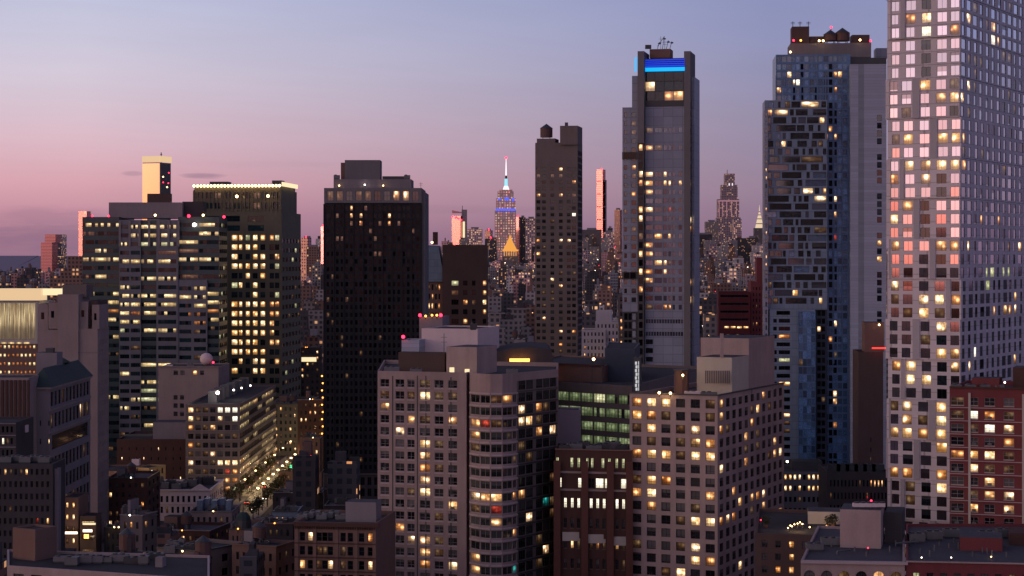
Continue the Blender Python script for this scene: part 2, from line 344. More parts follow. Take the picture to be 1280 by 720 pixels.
    def box4(s, px, zs, th, specs, mat, **k):
        """px = (left, corner, right, depth of the nearest front corner)"""
        xl, xc, xr, D = px; t = R(th); C = Vector(XY(xc, D)); tL, tR = (xl - 640) / F, (xr - 640) / F if xr is not None else None
        wl = (C.x - tL * C.y) / (math.cos(t) + tL * math.sin(t))
        wr = k.pop('wr', None)
        if wr is None: wr = (tR * C.y - C.x) / (math.sin(t) - tR * math.cos(t))
        ul, ur = Vector((-math.cos(t), math.sin(t))), Vector((math.sin(t), math.cos(t)))
        pts = [tuple(C + ul * wl), tuple(C), tuple(C + ur * wr), tuple(C + ul * wl + ur * wr)]
        s.prism(pts, zs[0], zs[1], specs, mat, **k); return pts, wl, wr
    def cornice(s, pts, z, h, out, mat, segs=(0, 1), name='cornice'):
        mb = MB()
        for i in segs:
            a, b = Vector(pts[i]), Vector(pts[(i + 1) % len(pts)]); U = (b - a).normalized(); n = Vector((U.y, -U.x))
            mb.box((a.x, a.y, z), U, (b - a).length + (out if i == segs[0] else 0), n, out, h, mat, ('in',))
        s.part(mb, name)
    def bands(s, pts, zs, h, out, mat, segs=(0,), name='balcony_band'):
        for z in zs:
            mb = MB()
            for i in segs:
                a, b = Vector(pts[i]), Vector(pts[(i + 1) % len(pts)]); U = (b - a).normalized(); n = Vector((U.y, -U.x))
                mb.box((a.x, a.y, z), U, (b - a).length, n, out, h, mat, ('in',))
            s.part(mb, name)
    def fins(s, pts, z0, z1, seg, n, w, out, mat, name='fin', m0=0.0):
        a, b = Vector(pts[seg]), Vector(pts[(seg + 1) % len(pts)]); L = (b - a).length; U = (b - a) / L; nn = Vector((U.y, -U.x))
        for i in range(n + 1):
            mb = MB(); q = a + U * (m0 + (L - 2 * m0) * i / n - w / 2); mb.box((q.x, q.y, z0), U, w, nn, out, z1 - z0, mat, ('in', 'bottom'))
            s.part(mb, name)
    def tank(s, px, D, zb, r, h, mat='rust_wood'):
        c = XY(px, D); mb = MB(); mb.cyl(c, r, zb + 2, zb + 2 + h, mat, 16); mb.cyl(c, r * 1.06, zb + 2 + h, zb + 2 + h + r * .75, 'dark_metal', 16, 0.0)
        for k in (.25, .5, .75): mb.cyl(c, r * 1.015, zb + 2 + h * k, zb + 2.12 + h * k, 'dark_metal', 16)
        for i in range(4):
            a = math.pi / 4 + i * math.pi / 2; mb.tube((c[0] + r * .8 * math.cos(a), c[1] + r * .8 * math.sin(a), zb), (c[0] + r * .8 * math.cos(a), c[1] + r * .8 * math.sin(a), zb + 2.05), .15, 'dark_metal')
        s.part(mb, 'water_tank')
    def unit(s, px, D, zb, w=3, d=2.4, h=1.8, mat='steel'):
        x, y = XY(px, D); mb = MB(); mb.box((x - w / 2, y - d / 2, zb + .3), (1, 0), w, (0, 1), d, h, mat)
        for k in range(max(1, int(w // 1.4))): mb.cyl((x - w / 2 + .7 + k * 1.4, y), .5, zb + .3 + h, zb + .55 + h, 'dark_metal', 10)
        mb.box((x - w / 2 + .1, y - d / 2 + .1, zb), (1, 0), w - .2, (0, 1), .2, .3, 'dark_metal'); mb.box((x - w / 2 + .1, y + d / 2 - .3, zb), (1, 0), w - .2, (0, 1), .2, .3, 'dark_metal')
        s.part(mb, 'rooftop_unit')
    def mast(s, px, D, zb, h, r=.12):
        x, y = XY(px, D); mb = MB(); mb.tube((x, y, zb), (x, y, zb + h), r, 'dark_metal')
        for k in (.55, .8): mb.tube((x - .8, y, zb + h * k), (x + .8, y, zb + h * k), r * .6, 'dark_metal')
        s.part(mb, 'antenna')
    def lamp(s, px, py, D, mat='lamp_red', r=.45, name='beacon_light'):
        c = P(px, py, D); mb = MB(); mb.cyl((c.x, c.y), .12, c.z - 1.0, c.z - r * .5, 'dark_metal', 6); mb.ball(c, r, mat); s.part(mb, name)
    def plainbox(s, px, zs, th, mat, name='bulkhead', roof=None, wr=None, specs=(), label=None, par=0):
        return s.box4(px, zs, th, specs, mat, name=name, roof=roof or mat, wr=wr, par=par, label=label)
def proj(p): return (640 + p.x / p.y * F, 322 - (p.z - CH) / p.y * F)
def make_win(mb, w, kind, frames=True, mbf=None):
    o, U, n, wd, h, sp = w['o'], w['U'], w['n'], w['w'], w['h'], w['sp']; mbf = mbf or mb
    ri, rj = random.randrange(1, 500), random.randrange(1, 500); e = .02
    uv = [(ri + e, rj + e), (ri + 1 - e, rj + e), (ri + 1 - e, rj + 1 - e), (ri + e, rj + 1 - e)]
    z = Vector((0, 0, 1)); g = sp.get('glass', 'dark'); mat = g if kind in (None, 'dark') else kind
    tl = w.get('tilt', 0) or 0
    back = n * (-.05)
    q = [o + back, o + U * wd + back, o + U * wd + z * h + back, o + z * h + back]
    nb = sp.get('panes', 1)
    if nb > 1 and frames:                                # a long office window: each bay has its own room
        for i in range(nb):
            ri2 = ri if random.random() < .6 else random.randrange(500)
            a, b = i / nb, (i + 1) / nb; mk = mat
            if kind not in (None, 'dark') and random.random() < sp.get('drop', .15): mk = g
            uvb = [(ri2 + a * .98 + .01, rj + e), (ri2 + b * .98 + .01, rj + e), (ri2 + b * .98 + .01, rj + 1 - e), (ri2 + a * .98 + .01, rj + 1 - e)]
            mb.face((q[0] + U * wd * a, q[0] + U * wd * b, q[3] + U * wd * b, q[3] + U * wd * a), mk, uvb)
    else: mb.face(q, mat, uv)
    if frames:
        fm = sp.get('frame', 'frame_dark'); t = sp.get('ft', .09); dp = sp.get('dp', .10)
        for (u, zz_, a, b) in ((0, 0, wd, t), (0, h - t, wd, t), (0, t, t, h - 2 * t), (wd - t, t, t, h - 2 * t)):
            mbf.box(o + U * u + z * zz_, U, a, n, dp, b, fm, ('in',))
        for i in range(1, sp.get('nv', 1) + 1 if sp.get('nv', 1) else 0):
            mbf.box(o + U * (wd * i / (sp.get('nv', 1) + 1) - t * .4) + z * t, U, t * .8, n, dp * .8, h - 2 * t, fm, ('in',))
        for i in range(1, sp.get('nh', 0) + 1):
            mbf.box(o + U * t + z * (h * sp.get('nhp', i / (sp['nh'] + 1)) - t * .4), U, wd - 2 * t, n, dp * .7, t * .8, fm, ('in',))
        if sp.get('ac') and random.random() < sp['ac']:
            mbf.box(o + U * (wd * .3) + z * .05, U, .9, n, w['rec'] + .2, .55, 'steel', ('in',))
        if sp.get('sill'):
            sh_ = sp.get('sillh', .14); mbf.box(o - U * .05 - z * (sh_ + .02), U, wd + .1, n, w['rec'] + .12, sh_, sp['sill'], ('in',))
def pick(sp):
    r = random.random()
    for k, p in sp.get('lit', ()):
        if r < p: return k
        r -= p
    return None
def finish_windows():
    bvh = BVHTree.FromPolygons([Vector(v) for v in OCC.v], OCC.f)
    co = Vector((0, 0, CH)); tot = 0
    for b in BLD:
        vis = []; hid = []
        for w in b.wins:
            c = w['o'] + w['U'] * (w['w'] / 2) + Vector((0, 0, w['h'] / 2)) + w['n'] * (w['rec'] + .08); w['c'] = c
            if w['kind'] is None: w['kind'] = pick(w['sp'])
            d = c - co; px, py = proj(c)
            ok = w['n'].dot(d) < 0 and -8 < px < 1288 and -8 < py < 728
            if ok:
                h = bvh.ray_cast(co, d.normalized(), d.length - .02)
                ok = h[0] is None
                if not ok:
                    for s_ in (.15, .85):
                        c2 = w['o'] + w['U'] * (w['w'] * s_) + Vector((0, 0, w['h'] * .85)) + w['n'] * (w['rec'] + .08); d2 = c2 - co
                        if bvh.ray_cast(co, d2.normalized(), d2.length - .02)[0] is None: ok = True; break
            w['px'], w['py'] = px, py
            w['area'] = abs(w['n'].dot(d.normalized())) * w['w'] * w['h'] / d.length ** 2
            (vis if ok else hid).append(w)
        for (x, y, k) in b.lit:
            best = min(vis, key=lambda w: (w['px'] - x) ** 2 + (w['py'] - y) ** 2, default=None)
            if best and (best['px'] - x) ** 2 + (best['py'] - y) ** 2 < 160: best['kind'] = k
        vis.sort(key=lambda w: -w['area']); n_ = 0
        for w in vis[:b.maxw]:
            mb = MB()
            if b.sub:
                mf = MB(); make_win(mb, w, w['kind'], True, mf); fo = b.part(mf, 'window'); po = mb.build('pane', fo, offs=b.loc)
            else: make_win(mb, w, w['kind']); b.part(mb, 'window')
            tot += 1
        rest = MB()
        for w in vis[b.maxw:]: make_win(rest, w, w['kind'])
        for w in hid: make_win(rest, w, w['kind'], False)
        if rest.f:
            o = b.part(rest, 'smaller_window' if vis[b.maxw:] else 'window'); 
            if len(rest.f) > 1: o['kind'] = 'stuff'
    print('windows as parts', tot, 'blds', len(BLD))
# ------------------------------------------------------------------ the setting: ground and streets
def sheet(name, pts, z, matn, kind='structure'):
    mb = MB(); mb.face([(x, y, z) for x, y in pts], matn); o = mb.build(name); o['kind'] = kind; return o
wall('ground_asphalt', (.055, .05, .052), .9, .4); wall('street_asphalt', (.05, .048, .05), .55, .35); wall('sidewalk_concrete', (.22, .20, .19), .85, .25)
wall('road_paint', (.65, .62, .55), .7, .1); wall('far_hill', (.36, .31, .38), .95, .2); wall('water', (.05, .07, .10), .2, .1)  # far_hill is lightened to put haze into its colour
sheet('ground', [(-16000, -9000), (16000, -9000), (16000, 17000), (-16000, 17000)], 0, 'ground_asphalt')
hb = MB(); hp = [(-9000 + i * 450, 15200, 116 + 3 * math.sin(i * .9) + 2 * math.sin(i * 2.3)) for i in range(41)]
for i in range(40):
    (x0, y0, z0), (x1, y1, z1) = hp[i], hp[i + 1]
    hb.face(((x0, y0 - 900, 0), (x1, y1 - 900, 0), (x1, y1, z1), (x0, y0, z1)), 'far_hill'); hb.face(((x0, y0, z1), (x1, y1, z1), (x1, y1 + 900, 0), (x0, y0 + 900, 0)), 'far_hill')
o = hb.build('hills'); o['kind'] = 'structure'
def street(x0, y0, x1, y1, w):
    d = Vector((x1 - x0, y1 - y0)).normalized(); n = Vector((d.y, -d.x)); a, b = Vector((x0, y0)), Vector((x1, y1))
    mb = MB()
    for sgn in (-1, 1):
        i, o_ = n * (w / 2 * sgn), n * ((w / 2 + 4) * sgn)
        q = [a + i, b + i, b + o_, a + o_]
        mb.face([(*p, .14) for p in q], 'sidewalk_concrete'); mb.face([(*q[0], 0), (*q[1], 0), (*q[1], .14), (*q[0], .14)], 'sidewalk_concrete')
    o = mb.build('sidewalk'); o['kind'] = 'structure'
    mb = MB(); mb.face([(*(a - n * w / 2), .02), (*(b - n * w / 2), .02), (*(b + n * w / 2), .02), (*(a + n * w / 2), .02)], 'street_asphalt')
    o = mb.build('street'); o['kind'] = 'structure'
    mb = MB(); L = (b - a).length; k = 0
    while k < L:
        p = a + d * k; mb.face([(*(p - n * .08), .03), (*(p - n * .08 + d * 3), .03), (*(p + n * .08 + d * 3), .03), (*(p + n * .08), .03)], 'road_paint'); k += 9
    k = 0
    while k < w - 1.0:
        p = a + d * 30 - n * (w / 2 - .5 - k); mb.face([(*p, .032), (*(p + d * 4), .032), (*(p + d * 4 + n * .5), .032), (*(p + n * .5), .032)], 'road_paint'); k += 1.1
    o = mb.build('road_marking'); o['kind'] = 'structure'
street(-105.5, 640, -105.5, 1500, 9)
street(-158, 640, -200, 1000, 11)
street(-300, 1240, 300, 1240, 14)

# ------------------------------------------------------------------ the near apartment buildings
FACE = [('yellow', .05), ('warm', .08), ('spot', .03), ('dim', .10)]
def W_(n, ww, f, wh, **k): return dict(n=n, ww=ww, f=f, wh=wh, **k)
# A: pink beige apartment block with the curved bay
A = Bld('apartment_building', 'pink beige apartment block with a curved glass bay and white balcony bands, nearest of all', 'building', XY(588, 497), sub=True, lit=[
    (481, 509, 'warm'), (514, 527, 'warm'), (533, 495, 'yellow'), (535, 482, 'dim'), (566, 529, 'spot'), (532, 557, 'yellow'), (533, 572, 'spot'), (531, 587, 'warm'), (529, 601, 'spot'), (531, 617, 'yellow'), (565, 634, 'yellow'), (497, 662, 'warm'),
    (512, 678, 'spot'), (531, 693, 'warm'), (565, 710, 'yellow'), (531, 707, 'warm'), (548, 588, 'dim'), (628, 503, 'warm'), (598, 531, 'warm'), (609, 532, 'red'), (622, 533, 'dim'), (595, 564, 'dim'),
    (610, 621, 'warm'), (625, 625, 'yellow'), (594, 621, 'spot'), (622, 640, 'red'), (641, 622, 'warm'), (651, 622, 'warm'), (595, 700, 'warm'), (595, 714, 'warm'), (685, 621, 'cyan'), (648, 670, 'warm'), (672, 516, 'warm'), (656, 517, 'spot'), (653, 531, 'spot'), (668, 532, 'yellow'), (675, 532, 'warm'), (690, 531, 'spot'), (648, 714, 'cyan'), (690, 601, 'dim'), (616, 659, 'spot')])
pa = [XY(472, 505), XY(583, 497.5), XY(585.5, 500), XY(588, 496.5), XY(600, 493), XY(613, 491.5), XY(628, 491.5), XY(641, 494), XY(646, 496), XY(668, 503), XY(697, 512), XY(698, 545), XY(480, 560)]
ztop = ZH(465, 500); fl = 3.02
la = Vector(pa[1]) - Vector(pa[0]); LA = la.length
cxs = [(475.5, 486.5), (494.5, 505.5), (509.5, 518.5), (525, 538), (543.5, 554.5), (560.5, 571.5)]
def colsA(row, Wd): return [((a - 472) / 111 * Wd, (b - 472) / 111 * Wd) for a, b in cxs]
lowlit = [('dim', .10), ('spot', .02)]
spA = dict(fn=colsA, f=fl, wh=1.95, top=2.0, nv=1, nh=1, nhp=.36, sillh=.32, sill='balcony_band', lit=lowlit, rec=.3, frame='frame_pale', ft=.07, ac=.2)
bay = lambda row, Wd: [(.15, Wd - .15)]
spB = dict(fn=bay, f=fl, wh=1.9, top=5.3, nv=1, rec=.2, lit=[('dim', .12), ('warm', .01)], glass='grey', bandmat='pink_beige_brick', frame='frame_pale', ft=.06)
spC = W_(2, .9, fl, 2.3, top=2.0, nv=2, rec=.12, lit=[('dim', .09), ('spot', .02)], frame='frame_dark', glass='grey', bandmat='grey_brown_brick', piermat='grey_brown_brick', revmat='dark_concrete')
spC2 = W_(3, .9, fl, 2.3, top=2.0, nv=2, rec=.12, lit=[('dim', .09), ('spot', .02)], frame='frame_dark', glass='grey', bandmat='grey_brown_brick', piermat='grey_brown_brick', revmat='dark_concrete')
A.prism(pa, 0, ztop, [spA, None, None, spB, spB, spB, spB, spB, spC, spC2, None, None, None], 'pink_beige_brick', par=1.1)
zs = [ztop - 5.3 + .95 - fl * i - 1.25 + .4 for i in range(0, 22)]
A.bands(pa, [z + .1 for z in zs], .42, .35, 'balcony_band', (3, 4, 5, 6, 7))
A.bands(pa, [ztop - 2.1 - 2.3 - .45 - fl * i for i in range(22)], .3, .12, 'dark_metal', (8, 9), 'slab_edge')
A.fins(pa, 0, ztop - 1.2, 0, 1, .35, .02, 'dark_metal', 'wall_joint', LA * .172)
A.fins(pa, 0, ztop - 1.0, 0, 1, .3, .021, 'dark_metal', 'wall_joint', LA * .452)
zr = ztop - 1.1
A.plainbox((558, 596, 621, 507), (zr, ZH(434, 507)), 22, 'pink_concrete', 'stair_bulkhead', 'pale_roof')
mbx = MB(); 
for (x0, x1, y0, y1) in ((562, 568, 459, 467), (581, 587, 461, 467)):
    a, b = P(x0, y1, 506.2), P(x1, y0, 506.2); mbx.box((a.x, a.y - 1.0, a.z), (1, 0), b.x - a.x, (0, 1), .2, b.z - a.z, 'cream_light')
A.part(mbx, 'lit_doorway')
A.plainbox((498, 556, 562, 513), (zr, ZH(441, 513)), 18, 'dark_brown_brick', 'mechanical_screen', 'roof_membrane')
A.unit(490, 508, zr, 4, 3, 1.6); A.unit(520, 507, zr, 3, 2, 1.2); A.unit(640, 505, zr, 3, 2, 1.2); A.mast(555, 513, ZH(441, 513), 5, .08)

# A2: rounded dark penthouse roof with the lit terrace, and the brown office with green-lit windows behind
D_ = Bld('office_building', 'long brown office with three rows of green-lit windows behind the curved apartment block', 'building', XY(786, 560), lit=[])
gr = W_(6, .95, 4.0, 2.6, top=2.7, nv=3, panes=4, rec=.25, drop=.06, lit=[('green', .86), ('pale', .14)], frame='frame_dark')
zD = ZH(487, 560)
ptsD = [XY(641, 596), XY(692, 588), XY(694, 580), XY(790, 560), XY(880, 660), XY(720, 690)]
D_.prism(ptsD, 0, zD + 1.0, [dict(fn=lambda r, w: [(1, w - 1)], f=4.0, wh=2.4, top=2.7, panes=4, nv=3, lit=[('dim', .5)], glass='dark'), None, dict(gr, bot=28), None, None, None], 'grey_brown_brick', par=.9)
D_.prism([XY(660, 606), XY(752, 590), XY(790, 640), XY(700, 660)], zD, ZH(457, 595), [dict(fn=lambda r, w: [(4, 10), (11.5, 15, 'dim'), (16, 20.5, 'dim')], f=9, wh=2.6, top=3.0, nv=3, lit=[('dim', .2)])], 'brown_brick', name='upper_floor', par=.5)
D_.bands([XY(660, 606), XY(755, 590)], [ZH(457, 595) + .1], .45, .9, 'dark_red_brick', (0,), 'roof_edge')
D_.prism([XY(694, 551), XY(725.5, 547), XY(726, 557), XY(694, 560)], 0, ZH(512, 549), [None] * 4, 'blank_wall', name='stair_tower_wall', par=.4)
D_.prism([XY(756, 600), XY(793, 596), XY(800, 640), XY(760, 645)], zD, ZH(436, 598), [None] * 4, 'dark_blue_wall', name='dark_bulkhead', par=.3)
D_.mast(740, 570, zD + .5, 7.5, .08)
for (x, y) in ((683, 462), (694, 459), (742, 449)): D_.lamp(x, y, 592, 'lamp_orange' if x < 700 else 'lamp_warm', .45, 'terrace_lamp')
sb = MB(); a = P(672, 465, 600); sb.box((a.x, a.y, a.z), (1, -.05), 7, (0, -1), .3, .35, 'lamp_orange'); D_.part(sb, 'terrace_light_strip')
T2 = Bld('glass_stair_tower', 'narrow stair tower with a white-lit glass strip above the square-windowed apartment block', 'tower', XY(796, 540))
T2.box4((792, 800, 801, 540), (0, ZH(447, 540)), 8, [], 'dark_metal', name='wall', wr=6, par=.2)
sb = MB(); 
for k in range(8):
    a = P(793.8, 0, 539.3); z0_ = ZH(488, 540) + k * 1.0; sb.box((a.x + (.0 if k % 2 else .15), a.y, z0_), (1, 0), .5, (0, -1), .25, .8, 'strip_white')
    sb.box((a.x + .85, a.y, z0_), (1, 0), .2, (0, -1), .2, .88, 'strip_white')
T2.part(sb, 'lit_strip')
E1 = Bld('penthouse_pavilion', 'low dark pavilion with a curved roof and an orange-lit terrace wall', 'pavilion', XY(655, 560))
mbp = MB(); cvx = [(606, 452), (610, 446), (622, 440), (640, 436), (665, 434), (686, 436), (690, 440), (690, 460)]
f0, f1 = 562, 600
ptsF = [P(x, y, f0) for x, y in cvx]; base = ZH(468, f0)
for a, b in zip(ptsF, ptsF[1:]): mbp.face((tuple(a), tuple(b), (b.x, f1, b.z), (a.x, f1, a.z)), 'roof_membrane')
mbp.face([tuple(p) for p in ptsF[::-1]][::-1] + [(ptsF[-1].x, f0, base), (ptsF[0].x, f0, base)], 'dark_concrete')
mbp.box((ptsF[0].x, f0 + .5, 0), (1, 0), ptsF[-1].x - ptsF[0].x, (0, 1), f1 - f0 - 1, base + 1, 'dark_brown_brick')
mbp.v = mbp.v; E1.part(mbp, 'roof', occ=True)
mbp = MB(); a, b = P(614, 463, 560), P(636, 455, 560); mbp.box((a.x, 560.9, a.z), (1, 0), b.x - a.x, (0, -1), .3, b.z - a.z, 'green'); E1.part(mbp, 'lit_window_band')
mbp = MB(); a, b = P(637, 463, 560), P(662, 452, 560); mbp.box((a.x, 560.9, a.z), (1, .02), b.x - a.x, (0, -1), .4, b.z - a.z, 'ochre_render'); E1.part(mbp, 'terrace_wall')
mbp = MB(); a, b = P(637, 452, 560), P(662, 448.5, 560); mbp.box((a.x, 560.9, a.z), (1, .02), b.x - a.x, (0, -1), .8, b.z - a.z, 'lamp_orange'); E1.part(mbp, 'light_strip')
WH = Bld('rooftop_building', 'windowless white rendered block with red beacons behind the curved apartment roof', 'building', XY(597, 565))
WH.box4((527, 597, 624, 565), (0, ZH(411, 565)), 14, [None, None], 'white_render', name='wall', par=.3)
WH.box4((502, 524, 527, 560), (0, ZH(425, 560)), 8, [None, None], 'white_ribbed_panel', name='low_wing', par=.3, wr=10)
WH.box4((524, 553, 556, 600), (0, ZH(396, 600)), 8, [None, None], 'lilac_concrete', name='upper_block', par=.3, wr=12)
for (x, y, d) in ((504, 421, 560), (525, 394, 600), (551, 394, 600)): WH.lamp(x, y, d, 'lamp_red', .5)
for (x, y, d) in ((540, 394, 600), (546, 394, 600), (532, 395, 600)): WH.lamp(x, y, d, 'lamp_orange', .35, 'roof_lamp')
WH.unit(592, 566, ZH(411, 565) - .3, 2, 2, 1.4, 'dark_metal'); WH.mast(590, 566, ZH(411, 565), 2.5, .08)

# B: square-windowed apartment block
def grid(xs, ys, rows): return [(xs[c], ys[r], k) for r, cc in rows.items() for c, k in cc]
bx = [793, 811, 829.5, 849, 867, 887]; by = [504, 523.5, 540, 557, 572.5, 589, 606, 621.5, 637.5, 655, 672, 689, 709]
litB = grid(bx, by, {0: [(0, 'warm'), (1, 'yellow'), (2, 'yellow')], 1: [(0, 'yellow'), (1, 'warm'), (2, 'dim'), (3, 'dark')], 2: [(1, 'yellow'), (3, 'dim'), (4, 'spot'), (0, 'dim')], 3: [(1, 'dim'), (3, 'dim'), (4, 'warm'), (5, 'warm')],
    4: [(0, 'warm'), (1, 'yellow'), (2, 'yellow'), (3, 'dim'), (4, 'yellow'), (5, 'yellow')], 6: [(1, 'yellow'), (2, 'warm')], 7: [(0, 'warm'), (1, 'yellow'), (5, 'warm')], 8: [(1, 'warm')],
    9: [(3, 'dim'), (4, 'yellow'), (5, 'yellow')], 10: [(0, 'dim')], 11: [(3, 'dim'), (4, 'spot')], 12: [(3, 'yellow'), (4, 'yellow'), (5, 'warm')]})
litB += [(903, 510, 'warm'), (903, 525, 'warm'), (953, 500, 'warm'), (952, 515, 'yellow'), (939, 518, 'dim'), (904, 543, 'warm'), (940, 534, 'warm'), (903, 591, 'yellow'), (937, 580, 'warm'), (972, 559, 'yellow'), (971, 574, 'warm'), (963, 575, 'dim'), (948, 612, 'warm'), (931, 632, 'yellow'), (957, 622, 'spot'), (950, 627, 'warm'), (917, 620, 'warm'), (969, 636, 'warm'), (922, 651, 'warm'), (902, 656, 'warm'), (915, 651, 'spot'), (922, 704, 'yellow'), (970, 556, 'warm')]
B = Bld('apartment_building', 'pinkish apartment block with a grid of big square windows and a small rooftop chimney', 'building', XY(897, 490), lit=litB, sub=True)
spBf = W_(6, .62, 3.22, 2.15, top=1.0, mL=-.2, mR=-.3, nv=1, nh=1, nhp=.32, rec=.35, lit=[('dim', .05)], ft=.08)
spBf['mL'] = 0; spBf['mR'] = 0
spBs = W_(11, .58, 3.22, 2.15, top=1.0, nv=1, nh=1, nhp=.32, rec=.18, dp=.05, lit=[('dim', .10), ('warm', .02)], ft=.08)
zB = ZH(495, 490)
pb, wl, wr = B.box4((787, 897, 980, 490), (0, zB), 25, [spBf, spBs, None, None], 'pink_concrete', par=1.2)
B.cornice(pb, zB + .003, .35, .25, 'dark_metal', name='parapet_cap')
zr = zB - 1.2
B.plainbox((876, 936, 968, 512), (zr, ZH(423, 512)), 25, 'pink_concrete', 'mechanical_penthouse', 'pale_roof')
B.plainbox((871, 915, 936, 500), (zr, ZH(447, 500)), 25, 'cream_paint', 'stair_bulkhead', 'pale_roof')
mbx = MB(); a, b = P(881, 484, 499.5), P(912, 468, 499.5)
for k in range(14): mbx.box((a.x + .45 * k, a.y - .9 + .0 * k, a.z + 1), (1, 0), .3, (0, 1), .15, b.z - a.z, 'grey_brown_brick')
B.part(mbx, 'louvre')
mbx = MB(); mbx.box(P(900.5, 447, 500.5), (1, 0), .8, (0, 1), .8, ZH(417, 500) - ZH(447, 500), 'pink_concrete'); B.part(mbx, 'flue')
c = XY(852, 503); mbx = MB(); mbx.cyl(c, 1.95, zr, ZH(463, 503), 'rust_wood', 8, 1.8); mbx.cyl(c, 2.1, ZH(463, 503), ZH(461.5, 503), 'dark_metal', 8); B.part(mbx, 'brick_chimney')
def plight(name, loc, e, col=(1, .6, .25), r=.3):
    l = bpy.data.lights.new(name, 'POINT'); l.energy = e; l.color = col; l.shadow_soft_size = r; o = bpy.data.objects.new(name, l); o.location = loc; COL.objects.link(o); return o
B.lamp(853.5, 469, 498.7, 'lamp_warm', .3, 'wall_lamp'); a = P(853.5, 470, 497.6); plight('wall_light', a, 160)
for (x, y) in ((824, 491), (838, 491.5)): B.lamp(x, y, 494, 'lamp_warm', .33, 'roof_lamp')
plight('roof_light', P(830, 489, 494.5), 120); B.unit(866, 497, zr, 4, 2.4, 1.6, 'white_render'); B.unit(886, 495, zr, 4, 2.4, 1.5); B.unit(930, 515, zr, 4, 2.4, 1.2)

# C: dark brick art deco block
litC = [(x, 577, 'pale') for x in (697, 715, 724, 735, 741, 754, 762, 771, 779)] + [(700, 601, 'white'), (725, 605, 'white'), (745, 606, 'white'), (752, 606, 'white'), (760, 606, 'white'), (768, 605, 'white'), (782, 608, 'white')] + \
       [(x, 634, 'white') for x in (707.5, 716, 724, 739.5, 747.5, 755.5, 771.5, 779.5)] + [(715, 682, 'yellow'), (723, 682, 'dim'), (739, 683, 'dim'), (747, 682, 'warm'), (771, 685, 'yellow'), (754, 684, 'dim'), (779, 685, 'dim'), (780, 705, 'dim')]
Cc = Bld('brick_loft_building', 'dark red brick loft block with brick piers and two rows of white-lit windows', 'building', XY(790, 500), lit=litC)
def colsC(row, Wd):
    g = lambda a: (a - 695) / 95 * Wd
    if row == 0: xs = [(695.5, 699.5), (713.5, 717.5), (722, 726), (733, 736.5), (739, 742.5), (752, 756), (760, 764), (769, 773), (777, 781)]
    elif row == 1: xs = [(697.5, 703), (723, 728), (736, 744), (745, 755), (756, 766), (776, 787)]
    else: xs = [(705.5, 709.5), (714, 718), (722, 726), (737.5, 741.5), (745.5, 749.5), (753.5, 757.5), (769.5, 773.5), (777.5, 781.5)]
    return [(g(a), g(b)) for a, b in xs if b <= 789]
spCc = dict(fn=colsC, f=5.05, wh=2.5, top=1.9, nv=1, nh=1, rec=.35, lit=[('dim', .05)], glass='dark', sill='brown_brick')
zC = ZH(563, 500); ptsC = [XY(694, 502), XY(790, 498), XY(790, 517), XY(696, 519)]
Cc.prism(ptsC, 0, zC, [spCc, None, None, None], 'dark_red_brick', par=1.0)
for xx in (710.5 - 14, 731, 763, 787): 
    mbx = MB(); a = XY(xx, 500.8 - (xx - 694) * .04); mbx.box((a[0] - .9, a[1], 0), (1, 0), 1.7, (0, -1), .6, zC - 2.6, 'pier_brick', ('in',)); Cc.part(mbx, 'brick_pier')
for (x0, x1, y0, y1) in ((703, 727, 665, 676), (735, 757, 667, 678), (766, 786, 669, 680)):
    mbx = MB(); a, b = P(x0, y1, 501), P(x1, y0, 501); mbx.box((a.x, 501.6 - (x0 - 694) * .04, a.z), (1, -.01), b.x - a.x, (0, -1), .45, b.z - a.z, 'cream_paint', ('in',)); Cc.part(mbx, 'stone_panel')
Cc.cornice(ptsC, zC + .003, .3, .3, 'brown_brick', (0,)); Cc.bands(ptsC, [ZH(592, 500), ZH(614, 500)], .5, .3, 'beige_stone', (0,), 'string_course')
for i in range(7): Cc.unit(706 + i * 12, 508 + (i % 3) * 2, zC - 1, 3 + i % 2, 2.4, 1.2 + .3 * (i % 3), 'steel' if i % 2 else 'dark_metal')

